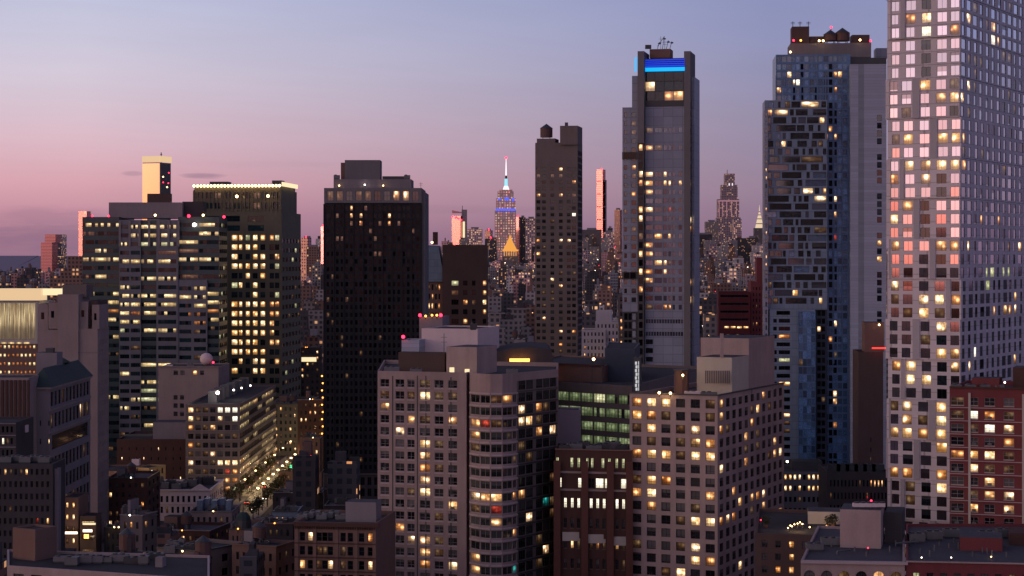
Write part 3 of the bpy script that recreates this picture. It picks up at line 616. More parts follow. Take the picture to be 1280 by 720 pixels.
# M: tall pale gridded tower with stepped facets at the right
litM = [(1156, 15, 'yellow'), (1137, 31, 'warm'), (1156, 31, 'white'), (1193, 31, 'warm'), (1155, 99, 'yellow'), (1175, 115, 'warm'), (1192, 115, 'yellow'), (1192, 98, 'dim'), (1203, 115, 'spot'), (1136, 166, 'yellow'), (1174, 166, 'yellow'), (1193, 166, 'yellow'), (1136, 202, 'yellow'), (1155, 201, 'warm'),
  (1173, 201, 'yellow'), (1192, 201, 'yellow'), (1203, 201, 'warm'), (1118, 219, 'warm'), (1155, 219, 'spot'), (1135, 253, 'warm'), (1117, 270, 'yellow'), (1173, 304, 'warm'), (1115, 304, 'warm'), (1192, 304, 'warm'), (1210, 305, 'spot'), (1117, 354, 'spot'), (1154, 370, 'spot'), (1173, 370, 'yellow'), (1192, 370, 'warm'), (1270, 366, 'warm'),
  (1133, 386, 'dim'), (1151, 386, 'yellow'), (1172, 386, 'dim'), (1171, 403, 'spot'), (1171, 437, 'yellow'), (1189, 437, 'warm'), (1114, 453, 'warm'), (1131, 453, 'yellow'), (1188, 453, 'spot'), (1132, 470, 'yellow'), (1151, 470, 'yellow'), (1114, 505, 'dim'), (1128, 504, 'spot'), (1170, 504, 'yellow'), (1187, 505, 'yellow'), (1151, 521, 'dim'), (1170, 521, 'yellow'), (1128, 521, 'spot'), (1187, 521, 'yellow'),
  (1114, 538, 'warm'), (1131, 538, 'yellow'), (1147, 538, 'warm'), (1170, 538, 'yellow'), (1187, 538, 'yellow'), (1170, 555, 'yellow'), (1187, 555, 'yellow'), (1113, 590, 'warm'), (1129, 590, 'warm'), (1168, 590, 'warm'), (1147, 606, 'red'), (1129, 606, 'dim'), (1170, 606, 'yellow'), (1131, 623, 'dim'), (1220, 435, 'white'), (1213, 457, 'spot'), (1240, 385, 'warm'), (1254, 382, 'warm'), (1262, 381, 'warm'),
  (1217, 103, 'dim'), (1225, 85, 'dim'), (1248, 58, 'warm'), (1243, 37, 'warm'), (1241, 47, 'white'), (1272, 130, 'dim'), (1235, 343, 'pale'), (1244, 343, 'pale'), (1256, 343, 'pale'), (1264, 340, 'pale'), (1236, 352, 'pale'), (1210, 168, 'warm'), (1252, 271, 'warm'), (1266, 450, 'warm'), (1228, 270, 'warm')]
M = Bld('residential_tower', 'tallest tower, pale window grid reflecting the pink sky, cut off by the top edge', 'tower', XY(1200, 500), lit=litM, sub=True)
fM = 3.38; zM = 196.0; rM = random.Random(3)
base_c = [(5.5, 15), (21.5, 33), (41, 52.5), (60, 72), (78, 88.5)]
gap = {}
def mkM(t, front):
    r = random.Random(t * 17 + front); g = (2, 1, 3, 1, 0, 2, 3, 1, 2, 3, 4, 2, 1, 3)[t % 14]
    sh = -r.uniform(1.6, 3.2)
    r2 = random.Random(t); dk = r2.choice((1, 2, 3, 3, 4, 1, 9))
    def fn(row, Wd):
        out = []
        if front:
            for i, (a, b) in enumerate(base_c):
                d = sh * (1 if i < g else -1) * (.6 if 0 < i < 4 else .1); w_ = r2.choice((0, 0, .8, -1)) if i in (g - 1, g) else 0; out.append(((a + d) / 90 * Wd, (b + d + w_) / 90 * Wd, 'tint' if (i == dk and row % 4 != 3) else None))
        else:
            n = 13; p_ = Wd / n; rr = random.Random(t * 5 + 1)
            for i in range(n):
                k = rr.random(); c = p_ * (i + .5) + rr.uniform(-.35, .35); w_ = rr.choice((1.5, 1.9, 2.9, 1.7)) * .5 * 1.25
                out.append((c - w_, c + w_, None))
        return out
    return fn
tR = R(30); C0 = Vector(XY(1200, 500)); ul, ur = Vector((-math.cos(tR), math.sin(tR))), Vector((math.sin(tR), math.cos(tR)))
tl = (1110 - 640) / F; wl = (C0.x - tl * C0.y) / (math.cos(tR) + tl * math.sin(tR)); wr = 66.0
t = 0; z = zM
while z > 1:
    nf = 3; z1_ = max(0, z - nf * fM); off = (.0, .35, .12, .45)[t % 4]; offs_ = (.1, .0, .35, .2)[t % 4]
    C = C0 - ur * off - ul * offs_; L = C0 + ul * (wl + .25 * (t % 3)) - ur * off; Rr = C0 + ur * wr - ul * offs_; Bk = C0 + ul * (wl + .25 * (t % 3)) + ur * wr
    glass = 'mirror'
    s1 = dict(fn=mkM(t, True), f=fM, wh=2.45, top=.5, bot=-.3, nv=1, rec=.07, dp=.03, glass=glass, lit=[('dim', .03)], frame='frame_dark', ft=.045)
    s2 = dict(fn=mkM(t, False), f=fM, wh=2.55, top=.45, bot=-.3, nv=0, rec=.07, dp=.02, glass='side', lit=[('dim', .03), ('spot', .015)], frame='frame_dark', ft=.07)
    M.prism([tuple(L), tuple(C), tuple(Rr), tuple(Bk)], z1_, z - .06, [s1, s2, None, None], 'pale_panel', name='wall', par=0, roof='pale_panel_edge')
    # one broad flat facet beside the shifted column of each tier
    g = (2, 1, 3, 1, 0, 2, 3, 1, 2, 3, 4, 2, 1, 3)[t % 14]
    if g:
        sh = -random.Random(t * 17 + 1).uniform(1.6, 3.2); Wf = (C - L).length; U = (C - L) / Wf; nn = Vector((U.y, -U.x))
        xa = (base_c[g - 1][1] + sh * (.6 if 0 < g - 1 < 4 else .1) + 1.6) / 90 * Wf; xb = (base_c[g][0] - sh * (.6 if 0 < g < 4 else .1) - .8) / 90 * Wf
        q = L + U * xa; mbx = MB(); q2 = L + U * xb; e_ = nn * .38
        mbx.face(((q.x, q.y, z1_), (q2.x + e_.x, q2.y + e_.y, z1_), (q2.x + e_.x, q2.y + e_.y, z - .06), (q.x, q.y, z - .06)), 'recess_panel')
        mbx.face(((q2.x + e_.x, q2.y + e_.y, z1_), (q2.x, q2.y, z1_), (q2.x, q2.y, z - .06), (q2.x + e_.x, q2.y + e_.y, z - .06)), 'pale_panel'); M.part(mbx, 'angled_facet')
    z = z1_; t += 1
# K: hotel tower with the blue crown
litK = [(x, y, k) for x, y, k in ((811, 104, 'yellow'), (848, 128, 'yellow'), (840, 128, 'warm'), (802, 179, 'yellow'), (814, 179, 'warm'), (826, 179, 'dim'), (812, 156, 'dim'), (791, 204, 'warm'), (803, 217, 'yellow'), (815, 217, 'yellow'), (828, 217, 'yellow'), (803, 228, 'warm'), (815, 228, 'yellow'), (828, 228, 'yellow'), (839, 228, 'yellow'), (850, 228, 'warm'), (813, 240, 'warm'), (803, 264, 'yellow'), (815, 262, 'yellow'), (839, 264, 'red'), (818, 295, 'yellow'), (839, 297, 'yellow'), (803, 296, 'dim'), (813, 307, 'warm'), (803, 318, 'yellow'), (812, 320, 'warm'), (818, 330, 'yellow'), (828, 331, 'yellow'), (803, 341, 'yellow'), (815, 341, 'warm'), (828, 340, 'yellow'), (815, 352, 'warm'), (864, 277, 'yellow'), (864, 287, 'warm'), (864, 354, 'warm'), (791, 240, 'warm'), (791, 284, 'dim'), (786, 261, 'dim'), (864, 230, 'dim'), (864, 376, 'yellow'), (829, 388, 'warm'), (839, 389, 'warm'), (807, 388, 'dim'))]
K = Bld('hotel_tower', 'slim grey hotel tower with a glowing blue crown on top', 'tower', XY(863, 800), lit=litK)
fK = 3.55; tK = 12
cK = lambda row, Wd: [(Wd * .04, Wd * .22), (Wd * .26, Wd * .44), (Wd * .48, Wd * .56), (Wd * .60, Wd * .66), (Wd * .70, Wd * .76), (Wd * .85, Wd * .93)]
spK = dict(fn=cK, f=fK, wh=2.0, top=1.2, bot=1, nv=1, rec=.12, lit=[('dim', .02)], glass='soft', ft=.05, skiprows=(0, 1, 3, 5, 6))
zK = ZH(133, 800)
K.box4((805, 856, 858, 800), (ZH(397, 800), zK), tK, [dict(spK)], 'hotel_panel', name='front_wall', wr=14, par=0)
K.box4((805, 856, 858, 800.1), (ZH(420, 800), ZH(397, 800) - .05), tK, [W_(14, .8, 5.0, 1.6, top=.7, bot=0, nv=0, rec=.15, glass='soft')], 'hotel_panel', name='louvre_band', wr=14, par=0)
K.box4((805, 856, 858, 800), (0, ZH(420, 800) - .05), tK, [dict(fn=lambda r, w: [(.7, w * .22)], f=3.5, wh=2.0, top=1.4, nv=1, lit=[('dim', .12)], glass='tint')], 'hotel_panel', name='base_wall', wr=14, par=0)
K.box4((805, 856, 858, 800.2), (zK + .05, ZH(89, 800)), tK, [W_(4, .985, 3.9, 3.7, top=.1, bot=0, nv=0, rec=.06, glass='teal', frame='dark_metal', ft=.05)], 'dark_metal', name='glass_storeys', wr=14, par=0)
K.box4((805, 856, 858, 801), (ZH(89, 800), ZH(72, 800)), tK, [], 'dark_metal', name='crown_core', wr=12, par=0)
mbx = MB(); tt = R(tK); ux = Vector((math.cos(tt), -math.sin(tt))); a = Vector(XY(805.2, 803.6)); b_ = Vector(XY(856, 800.2)); U = (b_ - a).normalized(); nn = Vector((U.y, -U.x)); Lk = (b_ - a).length
for (y0, y1, mt) in ((88.5, 83.8, 'crown_cyan'), (82.8, 80.9, 'crown_blue'), (79.9, 78.6, 'crown_blue'), (77.4, 76.2, 'crown_blue'), (75.0, 73.7, 'crown_blue')):
    mbx.box((a.x, a.y, ZH(y0, 800)), U, Lk, nn, .6, ZH(y1, 800) - ZH(y0, 800), mt, ('in',))
K.part(mbx, 'blue_light_band')
K.box4((797, 805, 806, 799.4), (ZH(179, 800), ZH(64, 800)), tK, [], 'grey_concrete', name='pilaster', wr=15, par=0)
K.box4((797, 805, 806, 800.6), (0, ZH(179, 800)), tK, [W_(1, .75, fK, 2.6, top=.4, mL=.2, mR=.2, nv=0, rec=.1, glass='black', lit=[('yellow', .10), ('warm', .06)])], 'dark_metal', name='corner_bay', wr=15, par=0)
K.box4((855, 863, 869, 799.4), (0, ZH(64, 800)), tK, [None, W_(5, .9, fK, 2.8, top=20, nv=0, rec=.1, glass='tint', lit=[('warm', .05)])], 'grey_concrete', name='pilaster', par=0)
K.box4((862, 868, 869, 803), (0, ZH(95, 800)), tK, [], 'hotel_panel', name='side_wall', wr=18, par=0)
K.box4((790, 797, 798, 806), (0, ZH(93, 800)), tK, [], 'hotel_panel', name='left_shoulder', wr=14, par=0)
K.box4((778, 797, 798, 805), (ZH(390, 805), ZH(134, 805)), tK, [dict(fn=lambda r, w: [(w * .12, w * .3), (w * .6, w * .9)], f=fK, wh=1.9, top=2.0, nv=0, rec=.1, glass='tint', lit=[('dim', .07)])], 'hotel_panel', name='left_wing', wr=14, par=.5)
for y in (190, 340): 
    K.box4((777.6, 797, 797.5, 804.6), (ZH(y + 9, 805), ZH(y, 805)), tK, [W_(2, .94, 3.4, 2.6, top=.1, bot=-.5, nv=0, rec=.1, glass='black')], 'dark_metal', name='plant_storey', wr=5, par=0)
K.box4((778, 797, 798, 806), (0, ZH(390, 805)), tK, [W_(3, .92, fK, 2.8, top=.5, nv=0, rec=.1, glass='black', lit=[('dim', .05)])], 'dark_metal', name='left_wing_base', wr=14, par=0)
K.plainbox((812, 838, 840, 806), (ZH(72, 806), ZH(61, 806)), tK, 'brown_brick', 'machine_room', wr=8)
zt = ZH(61, 806)
for (x, h, r) in ((822, 2.2, .5), (831, 3.6, .09), (826, 5.2, .08), (835, 2.8, .3)): K.mast(x, 808, zt, h, r) if r < .2 else None
mbx = MB(); cc = P(828, 61, 806)
for (dx, h) in ((-2, 2.6), (0, 5.0), (1.6, 3.4), (3.0, 3.0)): mbx.tube((cc.x + dx, cc.y, zt), (cc.x + dx + .8, cc.y, zt + h), .12, 'steel'); mbx.ball((cc.x + dx + .8, cc.y - .3, zt + h * .8), .7, 'steel', 8, 4, .5)
mbx.tube((cc.x - 2, cc.y, zt + 1), (cc.x + .8, cc.y, zt + 5), .12, 'steel'); K.part(mbx, 'dish_antenna'); K.part((lambda m: (m.box((cc.x - 7, cc.y - 2, zt - .1), (1, 0), 2.4, (0, 1), 2, 1.5, 'dark_metal'), m)[1])(MB()), 'rooftop_unit')
mbx = MB(); a = P(796, 84, 801); mbx.box((a.x - .35, a.y + 1, ZH(88, 801)), (1, 0), .4, (0, 1), 6, 5.5, 'crown_cyan'); K.part(mbx, 'side_light_band')

# L: blue tower with the scattered dark balconies
litL = [(988, 90, 'yellow'), (974, 111, 'warm'), (990, 100, 'spot'), (996, 101, 'white'), (1043, 91, 'warm'), (1050, 91, 'yellow'), (963, 137, 'warm'), (963, 145, 'warm'), (1027, 147, 'yellow'), (1031, 168, 'warm'), (1045, 168, 'warm'), (982, 178, 'yellow'), (982, 200, 'yellow'), (1028, 219, 'warm'), (996, 233, 'red'), (1042, 244, 'yellow'), (1022, 274, 'yellow'), (980, 285, 'yellow'), (981, 294, 'yellow'), (1043, 294, 'red'), (1021, 305, 'yellow'), (1022, 326, 'yellow'), (959, 324, 'warm'), (995, 366, 'yellow'), (985, 397, 'yellow'), (984, 418, 'warm'), (1022, 381, 'yellow'), (1024, 397, 'pale'), (1024, 405, 'yellow'), (1024, 413, 'yellow'), (984, 437, 'warm'), (975, 446, 'warm'), (984, 450, 'pale'), (1025, 464, 'pale'), (983, 478, 'yellow'), (1025, 494, 'yellow'), (1025, 513, 'warm'), (1024, 522, 'yellow'), (983, 519, 'yellow'), (983, 540, 'yellow'), (1043, 405, 'yellow'), (1045, 503, 'warm'), (1042, 534, 'orange'), (1042, 444, 'dim'), (1026, 553, 'white')]
L_ = Bld('residential_tower', 'blue glass tower with scattered dark balconies and water tanks on its roof', 'tower', XY(1060, 750), lit=litL)
fL = 2.93
def rnd_cols(seed, dens=.5, lo=1.2, hi=6.5):
    def fn(row, Wd):
        r = random.Random(seed + row * 31 // 1); u = r.uniform(.2, 2.2); out = []
        while u < Wd - 1.5:
            w_ = min(r.uniform(lo, hi) if r.random() < .6 else r.uniform(1, 2), Wd - .3 - u)
            if w_ > .8: out.append((u, u + w_, r.choice((None, None, None, None, 'tint', 'soft', 'blue'))))
            u += w_ + r.uniform(.4, 3.2) * (1.4 - dens)
        return out
    return fn
zL1 = ZH(126, 750)
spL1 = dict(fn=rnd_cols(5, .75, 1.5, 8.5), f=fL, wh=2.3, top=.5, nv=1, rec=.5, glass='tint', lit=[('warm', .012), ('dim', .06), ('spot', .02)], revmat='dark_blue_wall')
L_.box4((956, 1034, 1035, 746), (ZH(387, 746), zL1), 4, [spL1], 'pale_blue_panel', name='balcony_facade', wr=16, par=.6)
L_.box4((955.5, 960, 961, 744), (0, zL1 - 4), 4, [W_(1, .6, fL, 1.6, top=1, mL=.2, mR=.2, nv=0, rec=.15, glass='dark', lit=[('warm', .25), ('dim', .3)])], 'hotel_panel', name='corner_strip', wr=12, par=0)
spL2 = dict(fn=lambda r, w: [(w * .08, w * .16), (w * .2, w * .45)] if r % 4 else [(w * .15, w * .45)], f=fL, wh=1.5, top=.5, nv=1, rec=.3, glass='black', lit=[('dim', .2)])
L_.box4((962, 1019, 1020, 744), (0, ZH(387, 744)), 4, [spL2], 'pale_blue_panel', name='lower_facade', wr=16, par=0)
L_.box4((998, 1019.5, 1020, 743.2), (0, ZH(389, 744)), 4, [W_(4, .94, fL, 2.6, top=.2, mL=.1, mR=.1, nv=0, rec=.04, dp=.02, ft=.04, frame='blue_panel', glass='blue', lit=[('dim', .02)])], 'blue_panel', name='blue_wall_strip', wr=2, par=0)
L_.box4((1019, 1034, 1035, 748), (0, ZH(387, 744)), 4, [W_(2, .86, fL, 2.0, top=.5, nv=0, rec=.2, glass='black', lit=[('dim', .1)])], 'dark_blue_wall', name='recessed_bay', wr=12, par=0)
zL2 = ZH(67, 750)
spL3 = dict(fn=lambda r, w: [(w * a, w * b, k) for a, b, k in ((.01, .07, 'blue'), (.08, .14, 'blue'), (.15, .21, 'blue'), (.22, .26, None if r > 2 else 'blue'), (.27, .32, 'blue'), (.33, .37, None if r % 3 else 'blue'), (.38, .44, 'blue'), (.45, .51, 'blue'), (.52, .56, None if r > 3 else 'blue'), (.57, .63, 'blue'), (.64, .70, 'blue'), (.71, .76, None if (r * 7) % 5 else 'blue'), (.77, .82, None if (r * 3) % 4 < 2 and r > 3 else 'blue'), (.83, .89, 'blue'), (.90, .96, 'blue'))], f=fL, wh=2.2, top=.6, frame='blue_panel', ft=.05, dp=.03, nv=0, rec=.2, glass='black', lit=[('warm', .06), ('yellow', .03)], bot=1)
L_.box4((970, 1063, 1064, 752), (0, zL2), 4, [spL3], 'blue_panel', name='main_facade', wr=22, par=.8)
L_.fins([XY(970, 753.8), XY(1063, 752)], 60, zL2 - 8, 0, 9, .35, .25, 'blue_panel', 'fin')
L_.box4((1063, 1108, 1112, 746), (0, ZH(80, 746)), 4, [dict(fn=lambda r, w: [(w * .74, w * .87)] if r % 5 else [], f=fL, wh=2.2, top=16, nv=0, rec=.15, glass='tint', lit=[('warm', .07)])], 'white_ribbed_panel', name='pale_facade', wr=22, par=.6)
L_.plainbox((1063, 1108, 1109, 754), (ZH(80, 746) - .6, ZH(72, 754)), 4, 'dark_metal', 'plant_screen', 'roof_membrane', wr=14)
L_.plainbox((988, 1089, 1090, 756), (zL2 - .8, ZH(53.5, 756)), 4, 'grey_concrete', 'mechanical_penthouse', 'roof_membrane', wr=16)
zt = ZH(53.5, 756)
L_.plainbox((990, 1011.5, 1012, 759), (zt, ZH(33, 759)), 4, 'dark_brown_brick', 'machine_room', wr=9)
L_.plainbox((1012, 1031, 1032, 760), (zt, ZH(45, 759)), 4, 'dark_brown_brick', 'machine_room', wr=8)
L_.plainbox((1065, 1087, 1088, 760), (zt, ZH(43, 759)), 4, 'dark_brown_brick', 'machine_room', wr=8)
L_.plainbox((1095, 1110, 1112, 765), (ZH(72, 765), ZH(60, 765)), 4, 'hotel_panel', 'machine_room', wr=8)
L_.tank(1038, 761, zt - .8, 2.6, 2.4); L_.tank(1053, 761, zt - .8, 2.8, 3.0); L_.mast(1000, 760, ZH(33, 759), 2); L_.mast(1010.5, 760, ZH(33, 759), 2); L_.mast(991, 760, ZH(33, 759), 2)
for (x, y, mt) in ((992, 50.5, 'lamp_red'), (1001, 50.5, 'lamp_orange'), (1024, 51, 'lamp_warm'), (1029, 51, 'lamp_warm'), (1075, 50, 'lamp_warm'), (1088, 51, 'lamp_red'), (1039, 34, 'lamp_red'), (988, 65, 'lamp_warm')): L_.lamp(x, y, 755, mt, .42, 'roof_lamp')

# N: red brick apartments in front of the tall tower
bxn = [1197, 1217, 1238, 1263]
litN = [(1217, 523, 'white'), (1238, 538, 'white'), (1262, 539, 'spot'), (1263, 556, 'warm'), (1216, 572, 'yellow'), (1234, 572, 'yellow'), (1216, 587, 'yellow'), (1235, 603, 'yellow'), (1216, 619, 'dim'), (1236, 619, 'warm'), (1216, 635, 'yellow'), (1262, 620, 'spot'), (1195, 522, 'dim'), (1191, 573, 'warm'), (1202, 573, 'warm'), (1241, 523, 'warm'), (1234, 590, 'dim'), (1194, 685, 'warm')]
Nn = Bld('apartment_building', 'red brick apartment house with pale floor bands in front of the tallest tower', 'building', XY(1300, 440), lit=litN, sub=True)
zN = ZH(486, 440); spN = dict(fn=lambda r, w: [((a - 1187) / 118 * w, (b - 1187) / 118 * w) for a, b in ((1188.5, 1205), (1212, 1223), (1231, 1244), (1255, 1268), (1284, 1296))], f=2.93, wh=1.75, top=2.0, nv=1, nh=1, rec=.25, lit=[('dim', .12), ('spot', .04)], frame='frame_pale', ft=.07, ac=.4, sill='cream_paint')
pn, wl, wr = Nn.box4((1187, 1305, 1330, 436), (0, zN), 20, [spN], 'red_brick', wr=30, par=1.0)
Nn.bands(pn, [zN - 4.35 - 2.93 * i for i in range(18)], .16, .30, 'balcony_band', (0,), 'floor_band'); Nn.cornice(pn, zN + .003, .4, .3, 'dark_red_brick', (0,))
Nn.fins(pn, 8, zN - 1, 0, 1, .5, .4, 'cream_paint', 'downpipe', wl * .215)
Nn.plainbox((1215, 1249, 1252, 446), (zN - 1, ZH(473, 446)), 20, 'red_brick', 'stair_bulkhead', 'pale_roof', wr=6); Nn.plainbox((1266, 1310, 1315, 446), (zN - 1, ZH(460, 446)), 20, 'dark_red_brick', 'lift_bulkhead', 'pale_roof', wr=8)
Nn.lamp(1256, 478, 443, 'lamp_white', .2, 'roof_lamp')
for i in range(4): Nn.unit(1195 + 18 * i, 447, zN - 1, 2.2, 1.6, 1.2)

# O: the pink building with arched windows and its red neighbour, at the bottom right
O = Bld('arched_window_building', 'low pink stone building with arched windows and pipes along its roof', 'building', XY(1130, 350), lit=[(1094, 716, 'warm')])
zO = ZH(699, 352)
spO = dict(fn=lambda r, w: [(w * (i + .5) / 6 - .95, w * (i + .5) / 6 + .95) for i in range(6)], f=5.4, wh=3.2, top=1.7, nv=1, nh=1, nhp=.65, rec=.4, lit=[('dim', .2)])
po = [XY(1001, 351), XY(1131, 349), XY(1131, 392), XY(1022, 396)]
O.prism(po, 0, zO, [spO, None, None, None], 'pink_concrete', roof='pale_roof', par=.5); O.cornice(po, zO - .5, .5, .5, 'balcony_band', (0,))
mbx = MB()
for i in range(6):          # arch heads over the openings
    a = Vector(po[0]); b_ = Vector(po[1]); q = a + (b_ - a) * ((i + .5) / 6)
    for k in range(9):
        t0, t1 = math.pi * k / 9, math.pi * (k + 1) / 9; z0_ = zO - 2.75
        p0, p1 = (q.x + 1.0 * math.cos(t0), q.y - .05, z0_ + 1.0 * math.sin(t0)), (q.x + 1.0 * math.cos(t1), q.y - .05, z0_ + 1.0 * math.sin(t1))
        t_ = zO - 1.62
        mbx.face((p1, p0, (p0[0], p0[1], t_), (p1[0], p1[1], t_)), 'pink_concrete'); mbx.face((p0, p1, (p1[0], p1[1] + .4, p1[2]), (p0[0], p0[1] + .4, p0[2])), 'pink_concrete')
O.part(mbx, 'arch_head')
O.plainbox((1050, 1101, 1106, 368), (zO - .5, ZH(638, 368)), 14, 'pink_concrete', 'lift_bulkhead', 'pale_roof', wr=9)
O.plainbox((1106, 1128, 1132, 374), (zO - .5, ZH(641, 374)), 14, 'dark_concrete', 'rear_bulkhead', 'roof_membrane', wr=9)  # shaded side of the pink bulkhead, put in as a dark block
for i in range(5): O.unit(1070 + 8 * i, 371, ZH(638, 368), 1.2, 1, .7, 'white_render')
mbx = MB(); rr = random.Random(4)
for i in range(16):
    x = 1010 + 7.3 * i; q = XY(x, 356 + rr.random() * 26); h = rr.uniform(.3, 1.0); mbx.tube((q[0], q[1], zO - .5), (q[0], q[1], zO - .3 + h), .16, 'steel')
    if i % 2: mbx.tube((q[0], q[1], zO + .1), (q[0] + rr.uniform(2, 5), q[1] + 2, zO + .1), .2, 'steel')
O.part(mbx, 'vent_pipe')
O.unit(1040, 372, zO - .5, 4, 2.5, 1.2); O.unit(1018, 366, zO - .5, 3, 2.5, 1.0); O.lamp(1085, 685, 362, 'lamp_red', .15, 'indicator_lamp')
Q2 = Bld('brick_building', 'low red brick building with a cluttered roof at the bottom right corner', 'building', XY(1320, 350), lit=[(1143, 716, 'pale')])
zQ = ZH(702, 350); pq = [XY(1132.5, 349.5), XY(1330, 346), XY(1345, 400), XY(1132.5, 400)]
Q2.prism(pq, 0, zQ, [W_(11, .5, 3.6, 1.9, top=1.8, nv=1, nh=1, rec=.3, lit=[('dim', .15)])], 'red_brick', roof='pale_roof', par=.6); Q2.cornice(pq, zQ + .003, .25, .3, 'pink_concrete', (0,))
Q2.plainbox((1200, 1253, 1258, 366), (zQ - .6, ZH(673, 366)), 12, 'red_brick', 'stair_bulkhead', 'pale_roof', wr=8); Q2.plainbox((1262, 1330, 1332, 372), (zQ - .6, ZH(668, 372)), 12, 'dark_red_brick', 'rear_bulkhead', wr=8)
for i, (x, y, mt) in enumerate(((1152, 697, 'lamp_white'), (1189, 697, 'lamp_white'), (1239, 696, 'lamp_warm'), (1165, 700, 'lamp_warm'))): Q2.lamp(x, y, 352 + 3 * i, mt, .12, 'roof_lamp')
mbx = MB(); 
for i in range(22): q = XY(1138 + 6 * i, 358 + rr.random() * 30); mbx.tube((q[0], q[1], zQ - .6), (q[0], q[1], zQ + rr.uniform(.1, .9)), .14, 'steel')
Q2.part(mbx, 'vent_pipe')
for i in range(6): Q2.unit(1145 + 22 * i, 378 + 3 * (i % 3), zQ - .6, 3, 2.4, 1.4)
# P: dark low block with a lit roof garden ; beige stair block
Pp = Bld('garden_roof_building', 'dark low block with a string-lit roof garden between two taller apartment blocks', 'building', XY(1010, 430), lit=[(997, 680, 'warm'), (996, 695, 'warm'), (977, 711, 'warm'), (995, 711, 'warm'), (961, 675, 'dark')])
zP = ZH(668, 430); pp_ = [XY(944, 432), XY(1052, 428), XY(1052, 470), XY(948, 475)]
Pp.prism(pp_, 0, zP, [W_(6, .42, 2.75, 1.5, top=1.5, nv=1, nh=1, rec=.25, lit=[('dim', .25)], glass='dark')], 'dark_brown_brick', par=.8)
Pp.plainbox((1010, 1051, 1054, 452), (zP - .8, ZH(640, 452)), 8, 'cream_paint', 'stair_bulkhead', 'pale_roof', wr=8)
for (x, y) in ((985, 660), (988, 657), (990, 658), (993, 655.5), (997, 654.5), (1000, 653), (1003, 655), (1012, 659), (1022, 659), (1029, 659), (1035, 659.5), (1041, 660)): Pp.lamp(x, y, 438 + (x % 7), 'lamp_warm', .16, 'garden_lamp')
plight('garden_light', P(998, 652, 440), 260); plight('garden_light', P(1030, 657, 446), 220)
Pp.lamp(951, 650, 445, 'lamp_red', .16)
# ------------------------------------------------------------------ the middle distance
# I: black slab tower
I_ = Bld('office_tower', 'black slab tower with a pale top storey and stepped grey penthouse', 'tower', XY(527, 800), lit=[(500, 241, 'spot'), (509, 240, 'spot'), (425, 243, 'dim'), (462, 243, 'dim'), (438, 257, 'warm'), (460, 256, 'dim'), (439, 266, 'warm'), (451, 267, 'warm'), (488, 266, 'yellow'), (452, 276, 'warm'), (441, 275, 'dim'), (474, 276, 'dim'), (484, 275, 'warm'), (464, 285, 'dim'), (434, 600, 'warm'), (434, 610, 'warm'), (434, 619, 'warm'), (421, 605, 'dim'), (421, 615, 'dim'), (499, 488, 'dim')], maxw=100)
spI = W_(20, .62, 3.05, 1.9, top=1.0, nv=0, rec=.18, glass='ink', lit=[('dim', .035)], frame='frame_dark', ft=.05)
ptI, wl, wr = I_.box4((405, 527, 532, 800), (ZH(592, 800), ZH(254, 800)), 0, [spI, W_(8, .5, 3.05, 1.6, nv=0, glass='ink')], 'black_cladding', name='curtain_wall', par=0)
I_.box4((405, 527, 532, 800), (0, ZH(592, 800) - .05), 0, [W_(14, .6, 4.5, 3.2, top=1.4, nv=1, rec=.3, glass='black', lit=[('dim', .1)])], 'dark_concrete', name='base_wall', par=0)
I_.bands(ptI, [ZH(593, 800)], .35, .5, 'steel', (0,), 'base_ledge')
I_.fins(ptI, ZH(590, 800), ZH(255, 800), 0, 10, .45, .45, 'black_cladding', 'vertical_fin')
I_.box4((405, 527, 532, 799.5), (ZH(253.6, 800), ZH(235, 800)), 0, [W_(10, .66, 6, 3.9, top=1.2, nv=1, nh=1, rec=.6, glass='tint', bot=.3, lit=[('dim', .3)])], 'grey_concrete', name='top_storey_frame', par=.5)
I_.box4((527.2, 531.5, 532.5, 801), (0, ZH(240, 801)), 0, [], 'grey_concrete', name='side_edge', wr=34, par=0)
I_.plainbox((417, 514, 516, 806), (ZH(237, 806), ZH(224, 806)), 0, 'lilac_concrete', 'lower_penthouse', 'roof_membrane', wr=20, par=.5)
I_.plainbox((431, 475, 476, 810), (ZH(226, 806), ZH(200, 810)), 0, 'grey_concrete', 'upper_penthouse', 'roof_membrane', wr=12)
I_.plainbox((426, 431, 432, 812), (ZH(226, 806), ZH(203, 810)), 0, 'brown_brick', 'flue', wr=5); I_.plainbox((478, 505, 506, 812), (ZH(225, 806), ZH(220, 810)), 0, 'dark_metal', 'cooling_unit', wr=6)
for (x, y, mt) in ((456, 231, 'lamp_white'), (479, 232, 'lamp_warm'), (424, 232, 'lamp_warm')): I_.lamp(x, y, 804.5, mt, .3, 'roof_lamp')
I_.unit(421, 808, ZH(224, 806), 2.4, 2, 1.4); I_.unit(509, 808, ZH(224, 806), 2.4, 2, 1.4)
I_.mast(526, 806, ZH(235, 800), 2.5, .07); 
